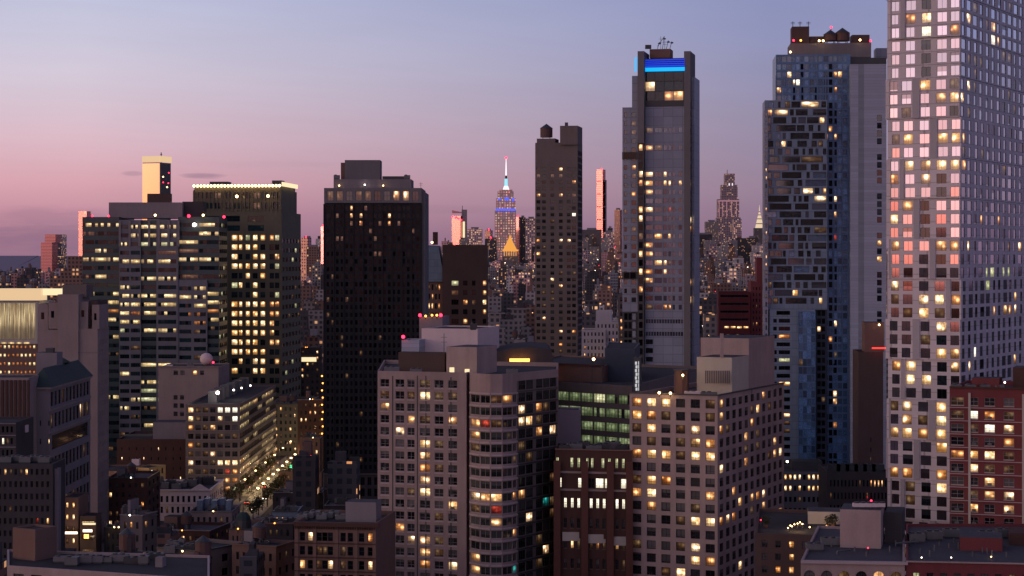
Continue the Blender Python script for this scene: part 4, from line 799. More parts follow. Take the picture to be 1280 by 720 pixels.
# J: slim brown tower with the water tank
J = Bld('apartment_tower', 'slim brown brick tower with a wooden water tank on one shoulder', 'tower', XY(722, 1000), lit=[(701, 202, 'yellow'), (719, 229, 'warm'), (673, 246, 'warm'), (701, 246, 'warm'), (701, 219, 'dim'), (719, 271, 'white'), (672, 301, 'warm'), (672, 318, 'yellow'), (700, 301, 'spot'), (707, 300, 'spot'), (673, 220, 'dim'), (699, 432, 'warm'), (684, 382, 'dim'), (700, 345, 'dim'), (719, 415, 'warm')])
cJ = lambda r, w: [((x - 669) / 53 * w - .95, (x - 669) / 53 * w + .95) for x in (673, 680, 690.5, 701, 711, 717.5)][0 if r % 2 else 0:]
spJ = dict(fn=cJ, f=3.25, wh=1.7, top=12.5, nv=1, rec=.15, glass='grey', lit=[('dim', .05), ('spot', .01)], ft=.08)
spJs = W_(4, .8, 3.25, 2.4, top=4, nv=1, rec=.2, glass='tint', lit=[('dim', .03)])
ptJ, *_ = J.box4((669, 722, 728, 1000), (0, ZH(178, 1000)), 10, [spJ, spJs], 'grey_brown_brick', par=.8)
J.plainbox((700, 722, 728, 999), (ZH(181, 1000), ZH(157, 999)), 10, 'grey_brown_brick', 'tower_head', 'roof_membrane', wr=17)
J.plainbox((671, 694, 695, 1003), (ZH(179, 1000), ZH(173, 1003)), 10, 'grey_brown_brick', 'parapet_block', wr=12)
J.tank(683, 1008, ZH(173, 1003) - 1.2, 3.1, 4.6); J.plainbox((706, 709.5, 710, 1004), (ZH(157, 999), ZH(153, 1004)), 10, 'dark_metal', 'roof_vent', wr=2)
# T: dark brown office and its slanted blue wall
T = Bld('courthouse_building', 'broad dark brown block with lit windows down its right edge', 'building', XY(610, 900), lit=[(570, 345, 'pale'), (533, 384, 'yellow'), (542, 384, 'yellow'), (606, 338, 'warm'), (606, 354, 'warm'), (605, 371, 'warm'), (605, 388, 'yellow'), (605, 394, 'warm'), (582, 376, 'warm'), (582, 400, 'warm'), (557, 407, 'yellow'), (605, 377, 'yellow')])
T.box4((553, 609, 612, 900), (0, ZH(306, 900)), 0, [dict(fn=lambda r, w: [(w * .2, w * .36), (w * .46, w * .56), (w * .66, w * .74), (w * .90, w * .98)] if r > 1 else [], f=4.3, wh=2.3, top=7.5, nv=2, rec=.5, glass='black', lit=[('dim', .12), ('warm', .1)])], 'dark_brown_brick', par=.6, wr=30)
T.box4((524, 553, 554, 903), (0, ZH(350, 903)), 0, [W_(6, .5, 4.2, 2.6, top=2, nv=1, rec=.3, glass='black', lit=[('warm', .14), ('dim', .2)])], 'brown_brick', name='left_wing', par=.5, wr=30)
mbx = MB(); a = [P(x, y, 902) for x, y in ((527, 352), (557, 352), (552, 330), (548, 307), (527, 306))]; bk = [p + Vector((0, 30, 0)) for p in a]
mbx.face(a, 'pale_blue_panel'); mbx.face(bk[::-1], 'pale_blue_panel')
for i in range(5): mbx.face((a[i], bk[i], bk[(i + 1) % 5], a[(i + 1) % 5]), 'pale_blue_panel')
T.part(mbx, 'slanted_wall', occ=True)
T.plainbox((541, 547, 548, 915), (ZH(306, 915), ZH(290, 915)), 0, 'dark_red_brick', 'stack', wr=4); T.lamp(540, 303, 905, 'lamp_warm', .5, 'roof_lamp')
# U: dark red block and red brick tower near the blue tower
U_ = Bld('brick_building', 'dark red block with one row of bright windows, left of the blue tower', 'building', XY(938, 1100), lit=[])
U_.box4((898, 938, 940, 1100), (0, ZH(365, 1100)), 4, [dict(fn=lambda r, w: [(1, w - 1)] if r in (0, 1, 2, 3) else ([(w * .18 + i * w * .2, w * .18 + i * w * .2 + w * .16, 'yellow') for i in range(4)] if r == 4 else [(w * .1 + i * w * .15, w * .2 + i * w * .15) for i in range(5)]), f=4.3, wh=1.3, top=1.6, nv=3, rec=.3, glass='black', lit=[('dim', .12)])], 'deep_red', par=.5, wr=30)
U2 = Bld('brick_tower', 'narrow rust red tower tucked behind the left edge of the blue tower', 'tower', XY(957, 1120), lit=[])
U2.box4((938.5, 957, 959, 1120), (0, ZH(352, 1120)), 2, [W_(4, .4, 3.3, 1.8, top=3, nv=0, rec=.2, glass='black', lit=[('warm', .05), ('dim', .1)])], 'red_brick', par=.5, wr=20)
U2.box4((946, 957, 959, 1125), (0, ZH(322, 1125)), 2, [], 'red_brick', name='upper_wall', par=.3, wr=12)
# V: white stepped art deco block, W: glassy narrow block, white wing
V_ = Bld('stepped_building', 'white stepped block between the slim brown tower and the crowned hotel tower', 'building', XY(760, 950))
wv = lambda n, **k: W_(n, .42, 3.3, 1.7, top=1.3, nv=0, rec=.25, lit=[('dim', .08), ('warm', .03)], **k)
V_.box4((727, 757, 760, 950), (0, ZH(412, 950)), 6, [wv(6)], 'bright_white', par=.5, wr=20); V_.box4((744, 775, 778, 955), (0, ZH(402, 955)), 6, [wv(6)], 'bright_white', name='wall', par=.5, wr=20)
V_.box4((745, 764, 766, 960), (0, ZH(388, 960)), 6, [None], 'bright_white', name='tower_wall', par=.4, wr=10)
V_.lamp(742, 451, 945, 'lamp_warm', .5, 'roof_lamp')
Wb = Bld('apartment_building', 'narrow glassy apartment block glimpsed left of the hotel tower base', 'building', XY(796, 930), lit=[(781, 398, 'warm'), (780, 413, 'warm'), (780, 427, 'warm'), (788, 428, 'yellow'), (768, 433, 'warm')])
Wb.box4((773, 796, 798, 930), (0, ZH(368, 930)), 6, [W_(5, .7, 3.4, 2.1, top=1.2, nv=0, rec=.2, lit=[('warm', .2), ('dim', .3)])], 'grey_brown_brick', par=.5, wr=20)
# lower left
R_ = Bld('brick_tower', 'windowless dark brown tower between the blue tower and the tallest tower', 'tower', XY(1104, 700), lit=[])
R_.box4((1073, 1104, 1112, 700), (0, ZH(440, 700)), 4, [W_(1, .06, 3.4, 1.6, top=30, lit=[('dim', .1)])], 'dark_brown_brick', par=.8, wr=20)
R_.plainbox((1081, 1105, 1110, 706), (ZH(441, 700), ZH(403, 706)), 4, 'brown_brick', 'lift_bulkhead', 'green_copper_roof', wr=10); R_.lamp(1099, 406, 704, 'lamp_warm', .35, 'roof_lamp')
mbx = MB(); a = P(1090, 436, 699); mbx.box((a.x, a.y, a.z), (1, 0), 5.5, (0, -1), .3, .5, 'sign_red'); R_.part(mbx, 'red_light_strip')
# G: concrete and dark green glass office block
G = Bld('office_building', 'wide office block of lilac concrete and dark green glass with strips of lit windows', 'building', XY(275, 1000), lit=[])
gx = lambda x: (x - 103)
litrows = {0: 1, 1: .35, 2: .45, 3: .75, 4: .97, 5: .2, 6: .2, 7: .5, 8: .8, 9: .55, 10: .5, 11: .45, 12: .3, 13: .12, 14: .08, 15: .12, 16: .1, 17: .1, 18: .08, 19: .6, 20: .55, 21: .12}
def spG(n, gl, ww, panes=4, top=3.0, off=0):
    def fn(row, Wd):
        r = random.Random(row * 7 + n + off); out = []; p_ = Wd / n
        for i in range(n):
            k = 'office' if r.random() < litrows.get(row + off, .06) * .92 else ('pale' if r.random() < .05 else None)
            if row + off in (9, 10, 11) and k is None and r.random() < .6: k = 'orange'
            if row + off == 19 and k: k = 'pale'
            out.append((p_ * i + p_ * (1 - ww) / 2, p_ * (i + 1) - p_ * (1 - ww) / 2, k))
        return out
    return dict(fn=fn, f=4.32, wh=2.0, top=top, nv=panes - 1, panes=panes, drop=.25, rec=.2, glass=gl, lit=[('dim', .12)], ft=.07)
zG = ZH(271, 1000); hG = (0, zG)
G.box4((103, 149, 150, 1004), hG, 0, [spG(3, 'teal', .95)], 'teal_spandrel', name='glass_wall', wr=40, par=.5)
G.box4((149, 176, 176.3, 1000), (0, ZH(275, 1000)), 0, [spG(2, 'teal', .86, top=2.4)], 'office_concrete', name='concrete_wall', wr=40, par=.3)
G.box4((176, 195.5, 196, 1001.5), (0, ZH(275, 1000)), 0, [spG(1, 'teal', .98, 5, top=2.4)], 'teal_spandrel', name='glass_wall', wr=38, par=.3)
G.box4((195.5, 222.5, 223, 1000), (0, ZH(275, 1000)), 0, [spG(1, 'teal', .84, 6, top=2.4)], 'office_concrete', name='concrete_wall', wr=40, par=.3)
G.box4((222.5, 274, 284, 1003), hG, 0, [spG(2, 'teal', .95, 5), W_(4, .9, 4.32, 2.2, top=3, panes=3, nv=2, glass='teal', lit=[('pale', .12), ('dim', .15)])], 'teal_spandrel', name='glass_wall', par=.5)
G.box4((222.5, 259, 260, 1000.5), (0, ZH(350, 1000)), 0, [spG(2, 'teal', .82, 4, top=3.2, off=7)], 'office_concrete', name='concrete_wall', wr=2, par=.3)
G.fins([XY(150, 999.9), XY(223, 999.9)], ZH(308, 1000), ZH(276, 1000), 0, 6, 1.1, .5, 'lilac_concrete', 'concrete_mullion')
G.plainbox((136, 228, 236, 1010), (zG - .5, ZH(253, 1010)), 0, 'lilac_concrete', 'plant_penthouse', 'roof_membrane')
G.plainbox((228, 254, 258, 1014), (zG - .5, ZH(252, 1014)), 0, 'dark_concrete', 'plant_wing', 'roof_membrane'); G.plainbox((184, 213, 215, 1014), (ZH(253, 1010), ZH(242, 1014)), 0, 'dark_brown_brick', 'lift_bulkhead')
for (x, y, mt, r) in ((115, 270, 'lamp_red', .5), (136, 270, 'lamp_red', .5), (194, 269, 'lamp_warm', .6), (236, 270, 'lamp_red', .8), (254, 269, 'lamp_warm', .6), (280, 271, 'lamp_red', .7), (243, 281, 'lamp_white', 1.0)): G.lamp(x, y, 998.5, mt, r)
# H: tower with the crown of lamps
H = Bld('office_tower', 'olive stone tower crowned by a row of warm lamps with columns of yellow windows', 'tower', XY(352, 1060), lit=[])
def fH(row, Wd):
    r = random.Random(row * 3 + 1); xs = [(289.5, 297), (298.5, 303), (307, 312.5), (316, 322), (325.5, 331.5), (337, 342.5), (343.5, 349)]
    pr = {0: .15, 1: .35, 2: .6, 3: .75, 4: .3, 5: .5, 6: .45, 7: .3, 8: .25, 9: .95, 10: .95, 11: .95, 12: .98, 13: .95, 14: .8, 15: .75, 16: .4, 17: .1, 18: .55, 19: .6, 20: .35, 21: .2}.get(row, .06)
    return [((a - 243) / 109 * Wd, (b - 243) / 109 * Wd, ('yellow' if i < 5 else 'warm') if r.random() < pr * (1 if i < 5 else .55) else ('pale' if r.random() < .15 and row < 9 else None)) for i, (a, b) in enumerate(xs)] if row > 1 else [((a - 243) / 109 * Wd, (b - 243) / 109 * Wd, None) for a, b in ((250, 275), (280, 300), (310, 330))]
spH = dict(fn=fH, f=5.05, wh=3.0, top=11.5, nv=1, nh=1, rec=.35, glass='teal', lit=[('dim', .04)], ft=.1)
spHs = W_(6, .7, 5.05, 2.4, top=14, nv=1, rec=.3, glass='tint', lit=[('dim', .08), ('pale', .04)])
ptH, *_ = H.box4((243, 352, 376, 1060), (0, ZH(265, 1060)), 5, [dict(spH, top=2.0), spHs], 'olive_stone', name='wall', par=.6)
ptH2, *_ = H.box4((242, 351, 371, 1063), (ZH(266, 1060), ZH(237, 1063)), 5, [W_(9, .8, 5.5, 3.2, top=1.4, nv=2, rec=.4, glass='teal', lit=[('dim', .2), ('pale', .06)])], 'olive_stone', name='upper_wall', par=.5)
H.fins(ptH2, ZH(264, 1063), ZH(238, 1063), 0, 22, .5, .5, 'olive_stone', 'pilaster_strip')
H.plainbox((243, 350, 369, 1064), (ZH(237, 1063), ZH(230, 1064)), 5, 'olive_stone', 'crown_wall')
n_ = 26; a, b_ = Vector(ptH2[0]) - Vector((-.5, 1.3)), Vector(ptH2[1]) - Vector((.5, 1.3))
for i in range(n_):
    q = a + (b_ - a) * (i / (n_ - 1)); mbx = MB(); mbx.ball((q.x, q.y, ZH(232.3, 1064)), .72, 'lamp_warm', 8, 5); mbx.box((q.x - .3, q.y, ZH(234.5, 1064)), (1, 0), .6, (0, 1), .8, .5, 'dark_metal'); H.part(mbx, 'crown_lamp')
mbx = MB(); a = Vector(XY(352, 1060)); mbx.box((a.x, a.y, ZH(233, 1064)), (.087, .996), 42, (1, -.08), .5, 2.2, 'cream_light'); H.part(mbx, 'crown_light_strip')
for (x, y, mt) in ((296, 245.5, 'lamp_warm'), (335, 245, 'lamp_warm')): H.lamp(x, y, 1058, mt, .8, 'flood_lamp')
H.plainbox((262, 285, 286, 1075), (ZH(231, 1063), ZH(227, 1075)), 5, 'dark_metal', 'roof_vent', wr=8); H.plainbox((340, 352, 354, 1075), (ZH(231, 1063), ZH(225.5, 1075)), 5, 'dark_metal', 'roof_vent', wr=8)
# S3: long office with lit strips down its street side
S3 = Bld('office_building', 'grey office block with slanting rows of lit windows down its long street side', 'building', XY(300, 830), lit=[(237, 515, 'yellow'), (274, 515, 'white'), (284, 515, 'white'), (294, 515, 'white'), (239, 526, 'yellow'), (290, 527, 'white'), (240, 538, 'warm'), (266, 538, 'warm'), (240, 559, 'warm'), (239, 570, 'dim'), (279, 582, 'yellow'), (287, 582, 'yellow'), (293, 582, 'yellow'), (284, 592, 'red'), (293, 592, 'warm'), (284, 603, 'warm'), (293, 603, 'orange'), (284, 613, 'warm'), (293, 613, 'pale'), (284, 625, 'yellow'), (293, 625, 'yellow')])
pr3 = [.75, .8, .6, .45, .35, .5, .45, .8, .12, .08, .25, .1, .05]
def f3(row, Wd):
    r = random.Random(row + 90); n = 26; p_ = Wd / n; out = []; run = None
    for i in range(n):
        if i % 3 == 0: run = ('office' if r.random() < .7 else 'yellow') if r.random() < (pr3[row] if row < 13 else .1) else None
        out.append((p_ * i + .25, p_ * (i + 1) - .25, run))
    return out
z3 = ZH(505, 830)
pt3, *_ = S3.box4((232, 300, 345, 830), (0, z3), 0, [W_(7, .72, 3.65, 2.2, top=1.4, nv=1, rec=.3, lit=[('dim', .18), ('spot', .05)]), dict(fn=f3, f=3.65, wh=2.1, top=1.4, nv=1, rec=.25, lit=[('dim', .1)])], 'grey_brown_brick', par=.9)
S3.bands(pt3, [z3 - 1.4 - 2.1 - .35 - 3.65 * i for i in range(12)], .3, .2, 'lilac_concrete', (0, 1), 'floor_ledge')
for i in range(6): 
    S3.plainbox((262 + i * 7.5 - 2, 271 + i * 7.5, 273 + i * 7.5, 850 + i * 17), (z3 - .9, z3 + 4.2), 0, 'steel', 'cooling_unit', 'steel', wr=9)
for (x, y, r) in ((272, 491, .8), (292, 487.5, .4), (302, 485, .35), (313, 482, .35)): S3.lamp(x, y, 846, 'lamp_white', r, 'roof_lamp')
plight('roof_light', P(271, 490, 842), 900, (1, .9, .8)); plight('roof_light', P(300, 484, 868), 500, (1, .85, .7))
# shop canopies down the street side, lit from within
for i in range(7):
    mbx = MB(); y = 836 + i * 17; x = pt3[1][0] + .05; mbx.box((x, y, 3.2), (0, 1), 13, (1, 0), 2.4, .35, 'brown_brick'); mbx.box((x, y, .3), (0, 1), 13, (1, 0), .3, 2.9, 'office'); S3.part(mbx, 'lit_shopfront')
    plight('shop_light', (x + 3, y + 6, 3.0), 500, (1, .68, .32), .5)
# Y: beige block with satellite dome
Yb = Bld('office_building', 'beige block with few windows and a white satellite dish on its flat roof', 'building', XY(273, 900), lit=[(244, 463, 'yellow')])
zY = ZH(459, 900)
Yb.box4((198, 273, 280, 900), (0, zY), 0, [dict(fn=lambda r, w: [((a - 198) / 75 * w, (b - 198) / 75 * w) for a, b in (((217, 222.5), (225.5, 231), (241, 246.5), (250, 255)) if r == 0 else ((217, 222), (225, 230)) if r in (3, 4, 5, 7, 8, 9) else ())], f=3.7, wh=2.0, top=1.5, nv=1, rec=.3, lit=[], glass='dark')], 'beige_stone', par=.6, wr=35)
Yb.cornice([XY(198, 900), XY(273, 900), XY(280, 935)], zY + .003, .5, .5, 'lilac_concrete', (0,))
c = XY(258, 905); mbx = MB(); mbx.ball((c[0], c[1], zY + 3.4), 3.0, 'white_render', 14, 8, .95); mbx.cyl(c, 1.2, zY - .6, zY + 1.2, 'dark_metal', 10); Yb.part(mbx, 'satellite_dome')
Yb.lamp(266.5, 453, 899, 'lamp_red', .5); Yb.unit(238, 906, zY - .6, 3, 2, 1.4); Yb.unit(212, 906, zY - .6, 3, 2, 1.2, 'white_render')
# X: beige art deco tower
Xd = Bld('art_deco_tower', 'beige art deco tower with blank stepped shoulders rising behind the green hip roof', 'tower', XY(122, 700), lit=[])
sl_ = dict(fn=lambda r, w: [(w * .28, w * .62)], f=3.6, wh=2.4, top=3.0, nv=0, rec=.6, glass='black', lit=[('dim', .1)], skiprows=tuple(range(7, 90)))
Xd.box4((47.5, 122, 136, 700), (0, ZH(411, 700)), 0, [W_(7, .05, 3.6, .1, top=300), W_(6, .25, 3.6, 1.8, top=4, nv=0, rec=.3, glass='black', lit=[('dim', .1)])], 'beige_stone', par=.8)
Xd.box4((72, 98, 99, 699), (0, ZH(368, 700)), 0, [None, None], 'beige_stone', name='centre_wall', par=.6, wr=20)
for x0, x1, yy in ((48, 60, 380), (60.5, 72, 378), (98, 110, 377), (115, 124, 381)):
    Xd.box4((x0, x1, x1 + 1, 701 if x0 != 60.5 else 700), (ZH(412, 700), ZH(yy, 700)), 0, [sl_, None], 'beige_stone', name='shoulder_wall', par=.5, wr=16)
Xd.box4((110, 122, 135, 703), (ZH(412, 700), ZH(376, 700)), 0, [sl_, W_(3, .4, 3.6, 2, top=3, nv=0, rec=.5, glass='black', lit=[('dim', .12)])], 'dark_brown_brick', name='right_shoulder', par=.5)  # the shoulder's shaded side is put into a darker wall colour
Xd.box4((78, 108, 112, 706), (ZH(372, 700), ZH(356, 706)), 0, [W_(3, .3, 6, 3, top=1, bot=.5, nv=0, rec=.4, glass='black')], 'grey_brown_brick', name='top_block', par=.4, wr=12)
Xd.bands([XY(47.5, 700), XY(122, 700)], [ZH(441, 700)], .3, .15, 'lilac_concrete', (0,), 'string_course')
# lit civic building on the far left
LC = Bld('civic_building', 'low civic building with a glowing cream top and gold-lit vertical fins, at the left edge', 'building', XY(47, 900), lit=[])
LC.box4((-30, 47, 49, 900), (0, ZH(377, 900)), 0, [dict(fn=lambda r, w: [(w * .35 + i * w * .0205, w * .35 + i * w * .0205 + .38, None) for i in range(30)] if r < 1 else [(1 + i * 3.4, 3.6 + i * 3.4, None) for i in range(7)], f=17.6, wh=16.4, top=.6, nv=0, rec=.3, glass='office', lit=[])], 'cream_paint', par=.3, wr=30)
mbx = MB(); a, b = P(-30, 375.5, 902), P(51, 361, 902); mbx.box((a.x, a.y, a.z), (1, 0), b.x - a.x, (0, 1), 12, b.z - a.z, 'mirror_gold_lamps'); LC.part(mbx, 'glowing_attic', occ=True)
mbx = MB(); a, b = P(51, 369, 906), P(74, 361, 906); mbx.box((a.x, a.y, a.z), (1, 0), b.x - a.x, (0, 1), 8, b.z - a.z, 'cream_light'); LC.part(mbx, 'glowing_side_band')
LC.box4((-30, 47, 48, 897), (0, ZH(430, 897)), 0, [W_(14, .6, 3.8, 1.6, top=.5, nv=0, rec=.2, glass='orange', lit=[('office', .3)])], 'brown_brick', name='podium_wall', par=.3, wr=2)
# hip roofed hall with a long right side
HR = Bld('hip_roof_hall', 'long pale hall with a dark green hipped roof and a square bulkhead above it', 'building', XY(62, 600), lit=[(64, 544, 'yellow'), (64, 530, 'dark'), (63, 583, 'yellow'), (112, 529, 'dim'), (107, 520, 'dim')])
zHe = ZH(484, 600)
sd_ = dict(fn=lambda r, w: [(1.0 + i * (w - 2) / 11 + .5, 1.0 + (i + 1) * (w - 2) / 11 - .5) for i in range(11)] if r != 2 else [(3, w - 3, 'dark')], f=6.6, wh=4.4, top=1.6, nv=1, nh=2, rec=.5, glass='dark', lit=[('dim', .22), ('spot', .03)])
ph, *_ = HR.box4((37, 62, 113, 600), (0, zHe), 0, [W_(2, .18, 5.5, 1.6, top=10, mL=2, mR=-1, nv=1, rec=.3, lit=[]), sd_], 'lilac_concrete', par=0)
HR.cornice(ph, zHe - .6, .6, .7, 'beige_stone'); HR.bands(ph, [zHe - 7.2, zHe - 14], .5, .35, 'beige_stone', (1,), 'string_course')
e = [Vector(p) for p in ph]; q0 = inset(ph, -.8); ym = (ph[1][1], ph[2][1]); xm = (ph[0][0] + ph[1][0]) / 2; zr_ = zHe + 5.5
rd = [(xm, ym[0] + 5, zr_), (xm, ym[1] - 5, zr_)]; Q = [(*p, zHe + .02) for p in q0]
mbx = MB(); mbx.face((Q[0], Q[1], rd[0]), 'green_copper_roof'); mbx.face((Q[1], Q[2], rd[1], rd[0]), 'green_copper_roof'); mbx.face((Q[2], Q[3], rd[1]), 'green_copper_roof'); mbx.face((Q[3], Q[0], rd[0], rd[1]), 'green_copper_roof'); mbx.face(Q[::-1], 'green_copper_roof')
HR.part(mbx, 'roof', occ=True)
HR.plainbox((45, 71, 73, 622), (zHe, ZH(441, 622)), 0, 'lilac_concrete', 'square_bulkhead', 'green_copper_roof', wr=8); HR.plainbox((57, 66, 67, 624), (ZH(441, 622), ZH(435, 624)), 0, 'dark_metal', 'vent_cowl', wr=3)
mbx = MB(); a = P(71, 452, 640); mbx.face([P(70, 444, 636), P(72, 456, 632), P(88, 452, 632), P(71, 443, 650)], 'green_copper_roof'); mbx.face([P(70, 446, 637), P(72, 458, 633), P(88, 454, 633), P(71, 445, 651)][::-1], 'green_copper_roof'); HR.part(mbx, 'side_gable')
# fins building, dark blocks lower left
LB = Bld('office_building', 'dark red block with heavy vertical ribs at the left edge beside the hall', 'building', XY(36, 590), lit=[])
pl, *_ = LB.box4((-40, 36, 40, 590), (0, ZH(472, 590)), 0, [None], 'beige_stone', par=.5, wr=20)
LB.fins(pl, 20, ZH(475, 590), 0, 14, .7, .6, 'dark_red_brick', 'vertical_rib')
LW = Bld('apartment_building', 'dark low block with thin pale floor lines in the lower left corner', 'building', XY(20, 540), lit=[(4, 588, 'yellow'), (36, 592, 'warm'), (2, 552, 'white')])
pw, *_ = LW.box4((-50, 20, 26, 545), (0, ZH(528, 545)), 0, [W_(12, .6, 3.2, 1.8, top=1.0, nv=0, rec=.2, lit=[('dim', .05)], glass='black')], 'dark_concrete', par=.6, wr=20)
LW.bands(pw, [ZH(528, 545) - 3.2 * i - .45 for i in range(8)], .25, .2, 'lilac_concrete', (0,), 'floor_line')
LW.unit(28, 556, ZH(540, 560), 3, 2, 2, 'white_render')
LX = Bld('apartment_building', 'dark brick block with a few lit windows below the long hall', 'building', XY(64, 500), lit=[(3, 588, 'yellow'), (8, 589, 'warm'), (36, 592, 'yellow'), (63, 651, 'yellow'), (43, 652, 'red')])
LX.box4((-60, 66, 72, 505), (0, ZH(580, 505)), 0, [W_(18, .5, 3.1, 1.6, top=1.2, nv=1, rec=.25, lit=[('dim', .04)], glass='black')], 'dark_concrete', par=.8, wr=14)
LX.box4((62, 73, 82, 507), (0, ZH(586, 507)), 0, [W_(1, .35, 3.1, 1.6, top=1.5, nv=0, lit=[('dim', .1)])], 'lilac_concrete', name='corner_wall', par=.6, wr=3)
for i in range(5): LX.unit(8 + i * 12, 515 + 3 * (i % 2), ZH(580, 505) - .8, 3, 2.4, 1.3)
# bottom left: pinkish roof slab, stair blocks
LO = Bld('apartment_building', 'flat grey roof with a pale pink edge and a brick stair block, bottom left', 'building', XY(200, 380), lit=[])
zz_ = ZH(708, 378)
po2 = [XY(9, 379), XY(150, 370), XY(262, 363), XY(262, 392), XY(9, 400)]
LO.prism(po2, 0, zz_, [W_(6, .6, 3.2, 1.8, top=1.4, nv=1, lit=[('dim', .1)]), W_(5, .6, 3.2, 1.8, top=1.4, nv=1), None, None, None], 'pink_concrete', roof='roof_membrane', par=.5, ledge='balcony_band')
LO.plainbox((16, 44, 70, 388), (zz_ - .5, ZH(662, 388)), 30, 'brown_brick', 'stair_block', 'roof_membrane', wr=6, par=.4); 
rr = random.Random(9)
for i in range(9): LO.unit(75 + i * 15, 382 + rr.random() * 9, zz_ - .5, rr.uniform(1.5, 3.5), 2, rr.uniform(.8, 1.5), rr.choice(('steel', 'dark_metal', 'grey_concrete')))
LO.plainbox((194, 203, 208, 380), (zz_ - .5, ZH(697, 380)), 10, 'lilac_concrete', 'roof_vent', wr=2)
# W ornate white loft, ochre corner, brick boxes
OW = Bld('loft_building', 'low ornate white loft building with small arched windows and a cluttered roof', 'building', XY(262, 760), lit=[])
zo = ZH(612, 760)
pz, *_ = OW.box4((183, 262, 279, 760), (0, zo), 0, [W_(11, .45, 4.1, 2.4, top=2.4, nv=1, nh=1, rec=.4, lit=[('dim', .12)], glass='black', sill='white_render'), W_(7, .4, 4.1, 2.4, top=2.4, nv=0, rec=.3, lit=[('dim', .1)])], 'white_render', par=.8)
OW.cornice(pz, zo - .4, .5, .6, 'white_render'); OW.bands(pz, [zo - 5.6], .3, .3, 'white_render', (0, 1), 'string_course')
mbx = MB(); a = P(238, 612, 759.6); mbx.face((a, a + Vector((7, 0, 0)), a + Vector((3.5, 0, 2.2))), 'white_render'); mbx.face((a + Vector((7, .5, 0)), a + Vector((0, .5, 0)), a + Vector((3.5, .5, 2.2))), 'white_render'); mbx.face((a, a + Vector((3.5, 0, 2.2)), a + Vector((3.5, .5, 2.2)), a + Vector((0, .5, 0))), 'white_render'); mbx.face((a + Vector((3.5, 0, 2.2)), a + Vector((7, 0, 0)), a + Vector((7, .5, 0)), a + Vector((3.5, .5, 2.2))), 'white_render'); OW.part(mbx, 'pediment')
for i in range(10): OW.unit(200 + i * 7, 768 + rr.random() * 20, zo - .8, rr.uniform(2, 4), 3, rr.uniform(1.5, 3), rr.choice(('steel', 'dark_metal', 'dark_metal')))
OC = Bld('corner_building', 'ochre rendered corner building with one lit window, glowing from the street below', 'building', XY(184, 800), lit=[(190, 592, 'white')])
OC.box4((166, 186, 207, 800), (0, ZH(585, 800)), 20, [W_(3, .3, 3.6, 1.8, top=2, nv=0, lit=[]), W_(3, .35, 3.6, 2.2, top=1.0, nv=0, rec=.2, lit=[])], 'ochre_render', par=.5)
OC.unit(170, 808, ZH(585, 800), 3, 3, 2.5, 'white_render')
plight('street_glow', P(178, 620, 780), 2500, (1, .6, .25), .6)
BR = Bld('brick_building', 'squat brown brick building with wide dark window bays near the ochre corner', 'building', XY(166, 790), lit=[(157, 611, 'dim')])
BR.box4((120, 166, 170, 790), (0, ZH(589, 790)), 0, [W_(3, .6, 5, 3.4, top=2, nv=2, nh=1, rec=.4, glass='black', lit=[('dim', .2)])], 'brown_brick', par=.6, wr=25)
DR = Bld('brick_warehouse', 'blank dark red brick warehouse below a pale rooftop screen', 'warehouse', XY(232, 860), lit=[(202, 559, 'spot'), (183, 573, 'spot')])
DR.box4((146, 232, 235, 860), (0, ZH(549, 860)), 0, [W_(9, .16, 4.2, 1.5, top=3.4, nv=0, rec=.2, glass='black', lit=[('spot', .05), ('dim', .05)])], 'dark_red_brick', par=.7, wr=40)
DR.plainbox((191, 232, 234, 864), (ZH(549, 860) - .7, ZH(528, 864)), 0, 'lilac_concrete', 'roof_screen', 'pale_roof', wr=14); DR.plainbox((152, 190, 191, 875), (ZH(549, 860) - .7, ZH(546, 870)), 0, 'dark_metal', 'mechanical_box', wr=8)
# red brown ornate block with cornice at the bottom centre
E_ = Bld('brownstone_block', 'red brown ornate block with a heavy cornice, left of the curved apartments', 'building', XY(470, 450), lit=[(389, 671, 'yellow'), (378, 706, 'yellow'), (414, 707, 'yellow'), (463, 710, 'yellow'), (463, 676, 'warm'), (404, 690, 'dim'), (432, 693, 'dim'), (429, 708, 'dim')])
zE = ZH(654, 450); ex = [378, 388, 399, 406, 413, 429, 438, 452, 463]
spE = dict(fn=lambda r, w: [((x - 368) / 102 * w - .62, (x - 368) / 102 * w + .62) for x in ex], f=3.15, wh=2.0, top=2.3, nv=0, nh=1, rec=.35, lit=[('dim', .14)], glass='black', sill='brown_brick')
pe, *_ = E_.box4((368, 470, 476, 450), (0, zE), 8, [spE, None], 'brown_brick', par=.9, wr=22)
E_.cornice(pe, zE - .9, .9, .8, 'dark_red_brick', (0,)); E_.bands(pe, [zE - 4.9, zE - 8.1, zE - 11.2], .28, .25, 'dark_red_brick', (0,), 'string_course')
mbx = MB(); a = Vector(pe[0]); b_ = Vector(pe[1]); U = (b_ - a).normalized(); nn = Vector((U.y, -U.x)); Lb = (b_ - a).length
for k in range(34): q = a + U * (Lb * (k + .3) / 34); mbx.box((q.x, q.y, zE - 1.5), U, .25, nn, .55, .6, 'dark_red_brick', ('in',))
E_.part(mbx, 'bracket')
for x in (371, 393.5, 421, 445, 468): q = a + U * (Lb * (x - 368) / 102 - .4); mbx = MB(); mbx.box((q.x, q.y, 0), U, .8, nn, .22, zE - 1.0, 'brown_brick', ('in',)); E_.part(mbx, 'pilaster')
E_.plainbox((432, 470, 474, 458), (zE - .9, ZH(628, 458)), 8, 'lilac_concrete', 'roof_bulkhead', 'pale_roof', wr=6)
for i in range(3): E_.lamp(437 + 9 * i, 648, 455, 'lamp_white', .0001, 'x') if 0 else None
